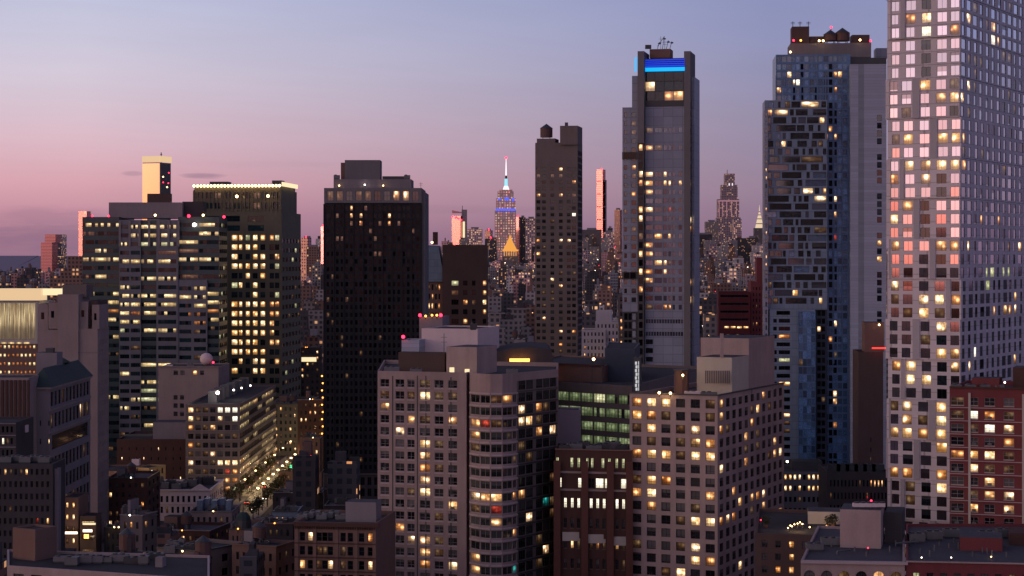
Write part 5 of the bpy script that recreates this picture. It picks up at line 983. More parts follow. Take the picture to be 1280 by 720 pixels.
for i in range(7): E_.unit(378 + i * 8, 462 + 3 * (i % 3), zE - .9, 2.4, 2, 1.1)
# low dark office beside the blue tower
Qb = Bld('low_office_building', 'low pale-piered block with two lit rows at the foot of the blue tower', 'building', XY(1034, 690), lit=[(x, 597, 'yellow') for x in (983, 990, 996, 1000, 1009, 1014, 1018, 1028)] + [(x, 611, 'yellow') for x in (981, 989, 998, 1009, 1018, 1028)] + [(997, 625, 'dim')])
Qb.box4((977, 1034, 1036, 690), (0, ZH(590, 690)), 2, [W_(9, .55, 3.85, 1.8, top=.9, nv=0, rec=.3, lit=[('dim', .1)], glass='black')], 'grey_concrete', par=.5, wr=24)
Qb.plainbox((990, 1028, 1030, 700), (ZH(590, 690) - .5, ZH(577, 700)), 2, 'dark_metal', 'mechanical_box', wr=10)
Qb.lamp(984, 577, 695, 'lamp_white', .4, 'roof_lamp')
Sb = Bld('podium_building', 'long black podium under the dark brown tower with a short row of lit windows', 'building', XY(1110, 640), lit=[(x, 606, 'warm') for x in (1088, 1092, 1096, 1101)])
Sb.box4((1034, 1112, 1114, 640), (0, ZH(590, 640)), 2, [W_(16, .5, 4.0, 2.2, top=2.6, nv=0, rec=.3, lit=[('dim', .05)], glass='black')], 'dark_concrete', par=.6, wr=24); Sb.lamp(1089, 626, 636, 'lamp_red', .35)
for i in range(6): Sb.unit(1042 + 11 * i, 648, ZH(590, 640) - .6, 4, 2.5, 2.0, 'dark_metal')

# ------------------------------------------------------------------ low-rise blocks on the lower left, around the street
rr = random.Random(21)
low = [ # left, corner, right, depth, top y, rotation, wall, cols, label, roof
 (335, 385, 398, 1010, 505, 0, 'olive_stone', 8, 'olive block with scattered lit windows at the far end of the lamp-lined street'),
 (375, 400, 402, 860, 548, 0, 'brown_brick', 4, 'narrow brown block at the corner of the black tower'),
 (372, 404, 405, 930, 500, 0, 'dark_red_brick', 5, 'dark red block squeezed against the left edge of the black tower'),
 (374, 401, 403, 1150, 435, 0, 'dark_concrete', 4, 'slim block with a pale lit top storey beyond the lamp-lined street'),
 (132, 184, 200, 720, 598, 0, 'dark_red_brick', 6, 'dark brick row building above the bright shop signs'),
 (405, 470, 474, 690, 632, 0, 'dark_concrete', 8, 'low black roof in front of the black tower'),
 (380, 402, 404, 790, 612, 0, 'grey_brown_brick', 3, 'pale cornered block beside the green traffic light'),
 (310, 366, 372, 560, 655, 0, 'dark_concrete', 7, 'dark block behind the little dome turret'),
 (186, 262, 288, 600, 664, 10, 'dark_red_brick', 8, 'brick house with a wide bulkhead, below the white loft'),
 (235, 290, 300, 640, 640, 0, 'beige_stone', 7, 'flat roof covered with pale ductwork'),
 (150, 178, 196, 520, 645, 15, 'grey_brown_brick', 3, 'tall blank brown brick stair tower'),
 (196, 250, 312, 470, 690, 30, 'grey_brown_brick', 6, 'long grey brown building with a blue-grey roof, at the bottom'),
 (290, 345, 372, 470, 684, 20, 'brown_brick', 6, 'brown block with a rounded ochre wall beside it'),
 (130, 165, 172, 610, 660, 0, 'dark_concrete', 5, 'dark low roofs beside the bright shop signs'),
 (340, 372, 378, 610, 640, 0, 'pale_blue_panel', 4, 'pale blue blank wall behind the ornate block'),
 (405, 462, 468, 560, 652, 0, 'dark_brown_brick', 6, 'brown block hidden behind the ornate block'),
 (286, 318, 330, 520, 662, 0, 'brown_brick', 5, 'small corner house carrying the little dome turret'),
 (348, 402, 404, 855, 590, 0, 'brown_brick', 7, 'low brick row right of the lamps on the lit street'),
 (341, 402, 404, 762, 616, 0, 'dark_concrete', 8, 'low flat-roofed dark shops on the right of the lamp-lined street'),
 (130, 196, 210, 470, 700, 12, 'dark_brown_brick', 8, 'low dark roof in front of the shop signs'),
]
for i, (xl, xc, xr, D, yt, th, wm, n, lab) in enumerate(low):
    b = Bld(('apartment_building', 'row_building', 'corner_building')[i % 3], lab, 'building', XY(xc, D), maxw=60)
    zt = ZH(yt, D)
    p_, *_ = b.box4((xl, xc, xr, D), (0, zt), th, [W_(n, .42, 3.4, 1.8, top=1.6, nv=1, rec=.3, lit=[('dim', .14), ('warm', .06), ('yellow', .03), ('spot', .04)], glass='grey'), W_(max(2, n // 2), .4, 3.4, 1.8, top=1.6, nv=1, rec=.3, lit=[('dim', .1), ('warm', .03)], glass='black')], wm, par=.9, roof=rr.choice(('roof_membrane', 'pale_roof', 'roof_membrane')))
    b.cornice(p_, zt + .003, .3, .3, rr.choice(('lilac_concrete', 'dark_metal', 'brown_brick')))
    x0, x1 = (xl * .8 + xc * .2), (xl * .2 + xc * .8)
    if i == 9: 
        for k in range(5): b.plainbox((x0 + k * 9, x0 + k * 9 + 7, x0 + k * 9 + 8, D + 8 + 5 * (k % 2)), (zt - .9, zt + 2.6), 0, 'pale_blue_panel', 'air_duct', wr=5)
    for k in range(rr.choice((5, 6, 8))): b.unit(rr.uniform(x0, x1), D + rr.uniform(3, 14), zt - .9, rr.uniform(.8, 3.2), rr.uniform(.8, 2.6), rr.uniform(.5, 1.9), rr.choice(('steel', 'dark_metal', 'grey_concrete')))
    mbx = MB()
    for k in range(6):
        q = XY(rr.uniform(x0, x1), D + rr.uniform(3, 14)); mbx.tube((q[0], q[1], zt - .9), (q[0], q[1], zt + rr.uniform(.2, 1.6)), .12, 'steel'); mbx.tube((q[0], q[1], zt - .5), (q[0] + rr.uniform(1, 5), q[1] + rr.uniform(-1, 3), zt - .5), .14, 'steel')
    b.part(mbx, 'roof_pipe')
    if i in (0, 4, 8, 12): b.tank(x0 * .3 + x1 * .7, D + 9, zt - .9, 1.7, 2.6)
    if i % 2 == 0 and i != 16: b.plainbox((x0 + 4, x0 + (x1 - x0) * .45, x0 + (x1 - x0) * .45 + 2, D + 8), (zt - .9, zt + rr.uniform(2.4, 3.6)), th, rr.choice(('brown_brick', 'lilac_concrete')), 'stair_bulkhead', 'roof_membrane', wr=5)
    if i == 3: 
        mbx = MB(); a = P(377, 452, D); mbx.box((a.x, a.y - .1, a.z), (1, 0), 8.5, (0, -1), .3, 2.5, 'cream_light'); b.part(mbx, 'lit_top_storey')
    for k in range(rr.choice((0, 1, 2))): b.lamp(rr.uniform(x0, x1), yt - 1, D - .6, rr.choice(('lamp_warm', 'lamp_orange', 'lamp_white')), .22, 'wall_lamp')
    if i == 2:
        for k in range(9): b.lamp(402.5 + (k % 2), 470 + k * 9, D - 4, 'lamp_orange', .4, 'facade_lamp')
    if i == 16:
        c = XY(304, 524); mbx = MB(); mbx.cyl(c, 2.0, zt - .9, zt + 2.0, 'dark_metal', 12); mbx.ball((c[0], c[1], zt + 2), 2.0, 'green_copper_roof', 12, 6, 1.1); mbx.tube((c[0], c[1], zt + 4), (c[0], c[1], zt + 5.6), .12, 'dark_metal'); b.part(mbx, 'dome_turret')
# ------------------------------------------------------------------ street life
def lamp_post(loc, side=1, h=8.5, mat='lamp_warm', e=900, r=.42, label='', group='street lamps along the lamp-lined street'):
    root = bpy.data.objects.new('street_lamp', None); COL.objects.link(root); root.location = loc; root['label'] = label; root['category'] = 'street lamp'; root['group'] = group
    mb = MB(); mb.tube((0, 0, 0), (0, 0, h), .11, 'dark_metal'); mb.cyl((0, 0), .22, 0, .8, 'dark_metal', 8); mb.build('pole', root)
    mb = MB(); mb.tube((0, 0, h - .1), (1.8 * side, 0, h + .4), .07, 'dark_metal'); mb.build('arm', root)
    mb = MB(); mb.ball((1.8 * side, 0, h + .3), r, mat, 8, 5, .6); mb.build('lamp_head', root)
    plight('street_light', (loc[0] + 1.8 * side, loc[1], h - .3), e, (1, .66, .32), .3)
for i in range(16):
    y = 790 + i * 17
    x = -105
    lamp_post((x + 6.4, y, .14), -1, r=.55, e=1000, label='warm street lamp on the right kerb of the lamp-lined street')
    if i % 2: lamp_post((x - 6.4, y + 14, .14), 1, label='warm street lamp on the left kerb of the lamp-lined street', e=900)
for i in range(5):
    y = 700 + i * 40; x = -158 - (y - 640) * 42 / 360
    lamp_post((x + 6.5, y, .14), -1, label='warm street lamp near the bright shop signs', group='street lamps near the shop signs', e=900, r=.5)
# traffic light
root = bpy.data.objects.new('traffic_light', None); COL.objects.link(root); root.location = (*XY(364, 905), .14); root['label'] = 'traffic light showing green over the lamp-lined street'; root['category'] = 'traffic light'
mb = MB(); mb.tube((0, 0, 0), (0, 0, 6.5), .12, 'dark_metal'); mb.tube((0, 0, 6.2), (-3, 0, 6.6), .08, 'dark_metal'); mb.build('pole', root)
mb = MB(); mb.box((-.3, 0, 5.2), (1, 0), .6, (0, -1), .4, 1.6, 'dark_metal'); mb.build('signal_head', root); mb = MB(); mb.ball((0, -.5, 5.5), .75, 'lamp_green', 8, 5); mb.build('green_lens', root)
plight('signal_glow', (XY(364, 903)[0], 902, 5.5), 250, (.1, 1, .5), .3)
# cars
def car_proto():
    root = bpy.data.objects.new('parked_car', None); COL.objects.link(root)
    mb = MB(); prof = [(-2.2, .35), (-2.2, .85), (-1.5, .95), (-.9, 1.42), (.7, 1.42), (1.4, .98), (2.2, .85), (2.25, .35)]
    L_s = [(-.88, y, z) for y, z in prof]; R_s = [(.88, y, z) for y, z in prof]; mb.face(L_s, 'car_paint'); mb.face(R_s[::-1], 'car_paint')
    for i in range(8): j = (i + 1) % 8; mb.face((L_s[i], R_s[i], R_s[j], L_s[j]) if 0 else (L_s[j], R_s[j], R_s[i], L_s[i]), 'black_glass_' if i in (2, 4) else 'car_paint')
    mb.build('body', root)
    for sx_ in (-.8, .8):
        for y in (-1.4, 1.4):
            m2 = MB(); m2.tube((sx_ - .1, y, .34), (sx_ + .1, y, .34), .34, 'dark_metal', 12); m2.build('wheel', root)
        m2 = MB(); m2.ball((sx_ * .8, -2.22, .7), .16, 'headlamp', 6, 4); m2.build('headlight', root)
        m2 = MB(); m2.ball((sx_ * .85, 2.25, .75), .13, 'tail_lamp', 6, 4); m2.build('tail_light', root)
    return root
wall('car_paint', (.09, .09, .10), .3, .05, .6, None, .4); wall('black_glass_', (.01, .01, .012), .1, .05, .6)
cp = car_proto()
cars = [(-102, 742, 0), (-102, 790, 0), (-102, 826, 0), (-107.5, 772, 180), (-107.5, 812, 180), (-107.5, 868, 180), (-102, 884, 0), (-102, 932, 0), (-107.5, 950, 180), (-165.5, 722, 0), (-168, 742, 0)]
for i, (x, y, a) in enumerate(cars):
    if i == 0: r_ = cp
    else:
        r_ = cp.copy(); COL.objects.link(r_)
        for ch in cp.children: c_ = ch.copy(); COL.objects.link(c_); c_.parent = r_
    r_.location = (x, y, .04); r_.rotation_euler = (0, 0, R(a)); r_['category'] = 'car'; r_['group'] = 'cars on the lit streets'
    r_['label'] = 'dark car on the street beside the bright shop signs' if i > 8 else ('dark car driving towards us with white headlights on the lamp-lined street' if a == 0 else 'dark car driving away with red tail lights on the lamp-lined street')
# shops with bright signs
SG = Bld('shop_building', 'shop house with an oval white lit sign and a bright upper window row', 'shop', XY(113, 604), lit=[])
SG.box4((100, 120, 127, 604), (0, ZH(645, 604)), 0, [dict(fn=lambda r, w: [(.5, w - .5, 'office' if r == 0 else 'dim')], f=4.2, wh=1.2, top=1.6, panes=5, nv=4, lit=[])], 'dark_brown_brick', par=.5)
SH = Bld('shop_building', 'narrow shop house with a long white lit fascia and a street lamp glow', 'shop', XY(97, 606), lit=[])
SH.box4((78, 98, 99.5, 606), (0, ZH(622, 606)), 0, [W_(2, .4, 3.6, 1.6, top=1.5, nv=0, lit=[('yellow', .3), ('dim', .6)])], 'brown_brick', par=.5, wr=14)
def fascia(b, px, py, D, w, h, mat, nm):
    c = P(px, py, D); mb = MB(); mb.box((c.x - w / 2 - .12, D, c.z - .12), (1, 0), w + .24, (0, 1), .5, h + .24, 'dark_metal'); mb.box((c.x - w / 2, D - .01, c.z), (1, 0), w, (0, -1), .08, h, mat); b.part(mb, nm)
    plight('sign_light', (c.x, c.y - 2.5, c.z), 200, (1, .75, .5), .8)
fascia(SH, 88.5, 667.5, 603, 4.0, .7, 'sign_white', 'lit_fascia'); fascia(SG, 109.5, 665, 601, 2.8, .75, 'sign_white', 'lit_sign'); fascia(SG, 108, 673, 601, 1.4, 1.2, 'lamp_orange', 'lit_shop_window')
fascia(SG, 111.5, 656, 601.5, 3.9, .55, 'cream_light', 'lit_window_band')
SH.lamp(77.5, 671, 600, 'sign_white', .45, 'wall_lamp')
# street trees
def tree(loc, h, lab, seed):
    r = random.Random(seed); root = bpy.data.objects.new('street_tree', None); COL.objects.link(root); root.location = loc; root['label'] = lab; root['category'] = 'tree'; root['group'] = 'street trees'
    mb = MB(); mb.cyl((0, 0), .22, 0, h * .5, 'bark', 7, .12, False)
    for k in range(6):
        a = r.uniform(0, 6.3); mb.tube((0, 0, h * r.uniform(.35, .5)), (math.cos(a) * h * .25, math.sin(a) * h * .25, h * r.uniform(.6, .85)), .06, 'bark', 5)
    mb.build('trunk', root); mb = MB()
    for k in range(420):
        a, t = r.uniform(0, 6.3), r.uniform(-1, 1); q = r.uniform(.3, 1) ** .6 * h * .32 * (1 + .3 * math.sin(3 * a + seed)); c = Vector((math.cos(a) * q * math.sqrt(1 - t * t), math.sin(a) * q * math.sqrt(1 - t * t), h * .68 + t * q * .95))
        u = Vector((r.uniform(-1, 1), r.uniform(-1, 1), r.uniform(-1, 1))).normalized() * r.uniform(.15, .4); v = u.orthogonal().normalized() * .25
        mb.face((c - u, c + v, c + u, c - v), 'leaf')
    mb.build('crown', root)
wall('bark', (.07, .05, .04)); wall('leaf', (.055, .055, .028), .8, .4)
for i, (dx, y) in enumerate(((6.6, 760), (6.8, 802), (7, 838), (6.8, 874), (-6.4, 790), (-6.5, 850), (7, 915), (6.8, 960), (7, 1010), (6.8, 775), (7, 820), (6.7, 856), (6.9, 893), (7, 935), (6.8, 985), (-6.5, 818), (-6.4, 880), (-6.4, 920), (-6.5, 765))):
    x = -105; tree((x + dx, y, .14), 7 + (i * 37 % 30) / 12, 'leafy street tree on the %s kerb lit by warm lamps' % ('right' if dx > 0 else 'left'), i)
for i, (x, y) in enumerate(((1036, 446), (1042, 449), (957, 447))):
    c = XY(x, y); root_z = zP - .8
    r_ = bpy.data.objects.new('potted_shrub', None); COL.objects.link(r_); r_.location = (c[0], c[1], root_z); r_['category'] = 'plant'; r_['group'] = 'roof garden shrubs'; r_['label'] = 'round dark shrub in a pot on the lamp-lit roof garden'
    mb = MB(); mb.cyl((0, 0), .5, 0, .7, 'rust_wood', 10, .6); mb.build('pot', r_); mb = MB(); r2 = random.Random(i)
    for k in range(260):
        a, t, q = r2.uniform(0, 6.3), r2.uniform(-1, 1), r2.uniform(.5, 1.15); p_ = Vector((math.cos(a) * q * math.sqrt(1 - t * t), math.sin(a) * q * math.sqrt(1 - t * t), 1.7 + t * q)); u = Vector((r2.uniform(-1, 1), r2.uniform(-1, 1), r2.uniform(-1, 1))).normalized() * .18; v = u.orthogonal().normalized() * .12
        mb.face((p_ - u, p_ + v, p_ + u, p_ - v), 'leaf')
    mb.build('foliage', r_)
# ------------------------------------------------------------------ the far skyline
def farmat(name, col, gap=3.6, metal=0.0, p=.10, warm=(1, .40, .14), es=1.0, spec=.3, win=(.03, .035, .05), ww=.55, rough=.7):
    """far facade: a real grid of small windows in metres (UV), a few of them lit"""
    m, out = newmat(name); oi = N('ShaderNodeObjectInfo'); uv = N('ShaderNodeTexCoord').outputs['UV']; s = N('ShaderNodeSeparateXYZ'); LK(uv, s.inputs[0])
    u, v = M_('DIVIDE', s.outputs[0], gap), M_('DIVIDE', s.outputs[1], gap)
    fu, fv = M_('FRACT', u), M_('FRACT', v)
    inside = M_('MULTIPLY', M_('LESS_THAN', M_('ABSOLUTE', M_('SUBTRACT', fu, .5)), ww / 2), M_('LESS_THAN', M_('ABSOLUTE', M_('SUBTRACT', fv, .5)), .27))
    inside = M_('MULTIPLY', inside, M_('GREATER_THAN', s.outputs[1], .1))
    cv = N('ShaderNodeCombineXYZ'); LK(M_('FLOOR', u), cv.inputs[0]); LK(M_('FLOOR', v), cv.inputs[1]); LK(M_('MULTIPLY', oi.outputs['Random'], 999), cv.inputs[2])
    wn = N('ShaderNodeTexWhiteNoise'); LK(cv.outputs[0], wn.inputs[0])
    s2 = N('ShaderNodeSeparateXYZ'); LK(wn.outputs[1], s2.inputs[0])
    lit = M_('LESS_THAN', wn.outputs[0], M_('MULTIPLY', M_('MULTIPLY_ADD', oi.outputs['Random'], 1.4, .3), p))
    e = M_('MULTIPLY', M_('MULTIPLY', inside, lit), M_('MULTIPLY', M_('MULTIPLY_ADD', s2.outputs[0], 1.6, .3), es))
    tint = N('ShaderNodeVectorMath', operation='SCALE'); tint.inputs[0].default_value = col
    LK(M_('MULTIPLY_ADD', oi.outputs['Random'], .7, .65), tint.inputs['Scale'])
    principled(out, mix(M_('MULTIPLY', inside, .85), tint.outputs[0], win), rough, spec, metal, mix(s2.outputs[1], warm, (1, .62, .34)), e)
    m.cycles.emission_sampling = 'NONE'; return m
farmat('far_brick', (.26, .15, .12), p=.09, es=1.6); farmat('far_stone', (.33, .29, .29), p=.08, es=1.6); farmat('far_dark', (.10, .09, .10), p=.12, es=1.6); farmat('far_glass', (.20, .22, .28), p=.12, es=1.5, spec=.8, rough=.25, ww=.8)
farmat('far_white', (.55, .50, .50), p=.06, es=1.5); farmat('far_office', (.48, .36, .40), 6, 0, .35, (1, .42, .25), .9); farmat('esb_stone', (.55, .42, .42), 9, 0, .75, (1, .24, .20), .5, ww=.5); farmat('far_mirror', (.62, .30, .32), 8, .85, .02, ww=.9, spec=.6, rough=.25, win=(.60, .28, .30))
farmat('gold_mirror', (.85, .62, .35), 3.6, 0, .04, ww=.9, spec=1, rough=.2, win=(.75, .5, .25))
def fbox(mb, x, y, z0, w, d, h, mat, th=0.0, roof='roof_membrane', off=0):
    c, s = math.cos(th), math.sin(th); pts = [(x + c * a - s * b, y + s * a + c * b) for a, b in ((-w / 2, -d / 2), (w / 2, -d / 2), (w / 2, d / 2), (-w / 2, d / 2))]
    for i in range(4):
        p, q = pts[i], pts[(i + 1) % 4]; L = w if i % 2 == 0 else d
        mb.face(((*p, z0), (*q, z0), (*q, z0 + h), (*p, z0 + h)), mat, [(off, z0 + .5), (off + L, z0 + .5), (off + L, z0 + h - .5), (off, z0 + h - .5)])
    mb.face([(*p, z0 + h) for p in pts], roof)
    return pts
def fthing(name, lab, cat, D, tiers, mat, th=0.0, depth=None, extra=None, group=None):
    """tiers: (left px, right px, top py); each stands on the last"""
    b = Bld(name, lab, cat, XY((tiers[0][0] + tiers[0][1]) / 2, D), group); z = 0
    mb = MB()
    for t in tiers:
        xl, xr, yt = t[:3]; mt = t[3] if len(t) > 3 else mat
        w = (xr - xl) * D / F * (.78 if th else 1); x = ((xl + xr) / 2 - 640) * D / F; d = depth or max(w, 20); zt = ZH(yt, D)
        if zt > z + .1:
            fbox(mb, x, D + d / 2 if len(t) < 5 else D + t[4], z, w, d * (.96 if z else 1), zt - z, mt, th); z = zt
    b.part(mb, 'tower_body', occ=True); return b
# Empire-state-like landmark with blue and white floodlighting put in as glowing surfaces
D0 = 7000
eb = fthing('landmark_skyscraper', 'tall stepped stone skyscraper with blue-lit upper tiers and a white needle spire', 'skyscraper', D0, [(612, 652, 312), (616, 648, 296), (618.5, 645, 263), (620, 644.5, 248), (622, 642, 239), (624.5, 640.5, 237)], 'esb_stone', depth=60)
def strip(b, x0, x1, y0, y1, D, mat, name, dp=2.0):
    mb = MB(); a, c = P(x0, y1, D), P(x1, y0, D); mb.box((a.x, a.y, a.z), (1, 0), c.x - a.x, (0, -1), dp, c.z - a.z, mat, ('in',)); b.part(mb, name)
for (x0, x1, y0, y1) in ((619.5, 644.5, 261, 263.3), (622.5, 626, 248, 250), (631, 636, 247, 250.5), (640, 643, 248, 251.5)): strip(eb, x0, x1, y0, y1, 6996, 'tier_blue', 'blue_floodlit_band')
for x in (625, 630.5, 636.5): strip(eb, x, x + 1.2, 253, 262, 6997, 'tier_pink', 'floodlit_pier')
mb = MB(); c = XY(632.6, 7030); z0_ = ZH(238, 7000); zz2 = [ZH(v, 7000) for v in (238, 232, 223, 219, 204, 197)]
mb.cyl(c, 13, zz2[0], zz2[1], 'spire_white', 12, 7); b_ = eb; eb.part(mb, 'spire_base')
mb = MB(); mb.cyl(c, 6, zz2[1], zz2[2], 'spire_cyan', 12, 5.2); eb.part(mb, 'mooring_mast'); mb = MB(); mb.cyl(c, 4, zz2[2], zz2[3], 'dark_metal', 10, 3.4); eb.part(mb, 'mast_collar')
mb = MB(); mb.cyl(c, 2.9, zz2[3], zz2[4], 'spire_white', 10, 1.8); mb.cyl(c, 1.8, zz2[4], zz2[5], 'spire_white', 8, .9); eb.part(mb, 'spire'); mb = MB(); mb.ball((c[0], c[1], zz2[5] + 1), 4, 'lamp_red', 8, 5); eb.part(mb, 'beacon_light')
# gold pyramid roof, its floodlighting put in as an even glow
gp = fthing('pyramid_roof_tower', 'stone tower with a floodlit gold pyramid roof in front of the spired skyscraper', 'tower', 6400, [(622, 653, 338), (628, 648, 320)], 'far_stone', depth=50)
mb = MB(); c = XY(637.5, 6425); zg = [ZH(v, 6400) for v in (312, 306, 294, 320, 314)]
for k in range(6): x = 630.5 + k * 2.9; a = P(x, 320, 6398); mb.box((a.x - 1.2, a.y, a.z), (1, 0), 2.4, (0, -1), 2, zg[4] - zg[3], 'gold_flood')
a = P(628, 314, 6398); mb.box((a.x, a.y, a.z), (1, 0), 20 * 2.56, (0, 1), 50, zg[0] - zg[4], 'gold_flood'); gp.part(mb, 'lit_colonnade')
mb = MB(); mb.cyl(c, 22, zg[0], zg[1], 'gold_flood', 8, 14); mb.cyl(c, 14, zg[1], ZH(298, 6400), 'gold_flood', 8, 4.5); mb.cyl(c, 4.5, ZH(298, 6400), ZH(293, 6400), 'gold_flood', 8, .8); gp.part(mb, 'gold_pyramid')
# slender tower, crowned tiers tower, chrome spire tower, others
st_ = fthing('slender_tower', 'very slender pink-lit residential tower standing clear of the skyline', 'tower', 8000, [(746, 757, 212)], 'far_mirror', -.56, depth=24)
for k in range(5): strip(st_, 746, 757, 226 + k * 16, 227 + k * 16, 7999, 'far_grey', 'open_storey', 1)
st_.box4((756.9, 758.3, 758.6, 8004), (0, ZH(225, 8004)), 0, [], 'far_grey', name='side_shaft', wr=20, par=0); st_.lamp(752, 211, 8000, 'lamp_red', 2.5)
ov = fthing('tiered_tower', 'tall tiered glass tower with lit crown tiers rising between hotel tower and blue tower', 'tower', 7200, [(893, 928, 300), (896, 926, 272), (897.5, 924, 249), (902, 922, 231), (906.5, 918.5, 217)], 'far_office', depth=50)
ov.mast(909, 7210, ZH(217, 7200), 14, 1.0); strip(ov, 897.5, 924, 250.5, 251.8, 7199, 'tier_pink', 'lit_ledge')
for x in (898.5, 903, 908, 914, 920): strip(ov, x, x + .9, 252, 271, 7199.2, 'tier_pink', 'lit_mullion', 1)
for x in (911, 915): strip(ov, x, x + 1.0, 229, 232, 7199, 'spire_white', 'crown_light', 1)
ch = fthing('spired_art_deco_tower', 'art deco tower with a tapering white-lit arched crown beside the blue tower', 'tower', 7600, [(940, 958, 302), (943, 955.5, 285)], 'far_stone', depth=36)
mb = MB(); c = XY(949.3, 7620)
for k, (y0, y1, r0, r1) in enumerate(((286, 279, 17, 13), (279, 273, 12.5, 9), (273, 268, 8.5, 5.5), (268, 264, 5, 2.5))): mb.cyl(c, r0, ZH(y0, 7600), ZH(y1, 7600) - 3, 'crown_gold', 8, r1); mb.cyl(c, r1 * 1.02, ZH(y1, 7600) - 3, ZH(y1, 7600), 'dark_metal', 8, r1 * .97)
mb.cyl(c, 2, ZH(264, 7600), ZH(256, 7600), 'crown_gold', 6, .4); ch.part(mb, 'lit_crown')
hy = fthing('angled_tower', 'pink-lit office tower with a dark core and red beacons on its slanted top', 'tower', 6900, [(564, 580, 270), ], 'far_mirror', -.52, depth=20)
hy.box4((577, 583.5, 584, 6905), (0, ZH(262, 6905)), 0, [], 'far_grey', name='dark_core', wr=40, par=0); strip(hy, 578.5, 581, 277, 297, 6904, 'cream_light', 'lit_core_strip', 1); hy.mast(578, 6920, ZH(262, 6905), 14, 1.0)
mb = MB(); a = P(565, 266, 6900); b2 = P(577, 266, 6900); h1 = Vector((0, 0, 9)); h2 = Vector((0, 0, -2)); bk = Vector((0, 50, 0)); mb.face((a, b2, b2 + h1 * .3, a + h1), 'far_mirror'); mb.face((a + bk, a + h1 + bk, b2 + h1 * .3 + bk, b2 + bk), 'far_mirror'); mb.face((a + h1, b2 + h1 * .3, b2 + h1 * .3 + bk, a + h1 + bk), 'roof_membrane'); mb.face((a, a + h1, a + h1 + bk, a + bk), 'far_mirror'); hy.part(mb, 'slanted_top')
for (x, y) in ((565.5, 271), (569, 272.5), (573, 273.5), (576.5, 275)): hy.lamp(x, y, 6895, 'lamp_red', 3)
# gold mirror tower on the left, jersey-side towers
gm = Bld('gold_reflecting_tower', 'mirror glass tower reflecting gold with a glowing top edge, above the wide office block', 'tower', XY(200, 1500))
gp_, *_ = gm.box4((178.5, 200, 213.5, 1500), (0, ZH(203, 1500)), 21, [], 'dark_metal', name='core_wall', par=0)
a0, a1 = Vector(gp_[0]), Vector(gp_[1]); U = (a1 - a0).normalized(); nn = Vector((U.y, -U.x))
mb = MB(); mb.box((a0.x, a0.y, 0), U, (a1 - a0).length, nn, .6, ZH(204, 1500), 'gold_glass', ('in',)); gm.part(mb, 'gold_glass_face', occ=True)
mb = MB(); pts = [(gp_[0][0], gp_[0][1] - .8), (gp_[1][0], gp_[1][1] - .8), gp_[2]]
for p, q in zip(pts, pts[1:]):
    p, q = Vector(p), Vector(q); U = (q - p).normalized(); nn = Vector((U.y, -U.x)); mb.box((p.x, p.y, ZH(202.5, 1500)), U, (q - p).length, nn, .8, ZH(195, 1500) - ZH(202.5, 1500), 'mirror_gold_lamps')
gm.part(mb, 'glowing_crown'); gm.plainbox((184, 200, 213, 1498), (0, ZH(243, 1500)), 18, 'lilac_concrete', 'lower_block', wr=12); gm.mast(201.5, 1510, ZH(203, 1500), 8, .4)
for (x, y) in ((211, 216), (204, 228), (210.5, 229)): gm.lamp(x, y, 1498.5, 'lamp_red', .5)
for (x, y) in ((209, 234), (204, 221)): gm.lamp(x, y, 1498.5, 'lamp_warm', .5)
fthing('pair_tower', 'pink-lit slab tower standing alone above the low horizon on the far left', 'tower', 5200, [(50, 70, 303), (55, 74, 293, 'far_mirror')], 'far_mirror', -.28, depth=30)
fthing('shaded_side_slab', 'shaded side of the lone pink-lit tower, put in as a dark slab', 'tower', 5260, [(68, 77, 293)], 'far_glass', depth=60)  # shade of the tower's right face put into a dark slab
fthing('stepped_brick_tower', 'brown stepped brick building like a ziggurat left of the wide office block', 'building', 1900, [(62, 108, 345, 'far_brick'), (75, 106, 336, 'far_brick'), (84, 105, 320, 'far_brick')], 'far_brick', depth=60)
pk = fthing('pink_mirror_tower', 'narrow mirror tower streaked pink peeking out behind the wide office block', 'tower', 2500, [(97.5, 113, 264)], 'far_mirror', -.42, depth=10)
# hand placed neighbours of the landmarks
hand = [(584, 603, 286, 6600, 'far_office', 'boxy lit tower left of the spired skyscraper'), (606, 616, 288, 6500, 'far_pinklit', 'short pink tower with a flat top left of the spired skyscraper'), (606, 621, 298, 5600, 'far_dark', 'dark block in front of the short pink tower'),
 (645, 650, 271, 6700, 'far_mirror', 'narrow pink slab right of the spired skyscraper'), (650, 657, 271.5, 6720, 'far_dark', 'shaded half of the narrow pink slab, shade put into its dark colour'), (657, 671, 273, 6300, 'far_office', 'warm lit boxy tower touching the slim brown tower'), (728, 752, 287, 7100, 'far_stone', 'flat topped stone tower left of the slender tower base'),  # narrow slab: lit and shaded halves are put into two colours
 (755, 768, 290, 6800, 'far_office', 'lit office tower right of the slender tower base'), (760, 766, 285, 7000, 'far_dark', 'dark tower right behind the slender tower'), (768, 778, 262, 6900, 'far_pinklit', 'pink tower half hidden by the hotel tower'), (866, 890, 293, 6800, 'far_dark', 'dark block right of the hotel tower with a pale roof line'), (882, 898, 277, 7000, 'far_stone', 'stone tower with a white-lit top left of the tiered tower'),
 (917, 927, 274, 6900, 'far_office', 'brightly lit slim tower right of the tiered tower'), (934, 948, 297, 6700, 'far_dark', 'dark tower below the art deco crown'), (926, 936, 310, 6600, 'far_brick', 'brick tower below the art deco crown'), (376, 389, 297, 3000, 'far_pinklit', 'pink apartment tower right of the olive stone tower'), (383, 398, 308, 2900, 'far_brick', 'lower pink brick tower right of the olive stone tower'),
 (401, 407, 283, 2600, 'far_mirror', 'thin pink tower touching the left edge of the black tower'), (390, 401, 330, 2500, 'far_stone', 'low stone block left of the black tower'), (671, 674, 242, 6800, 'far_pinklit', 'thin pink sliver left of the slim brown tower')]
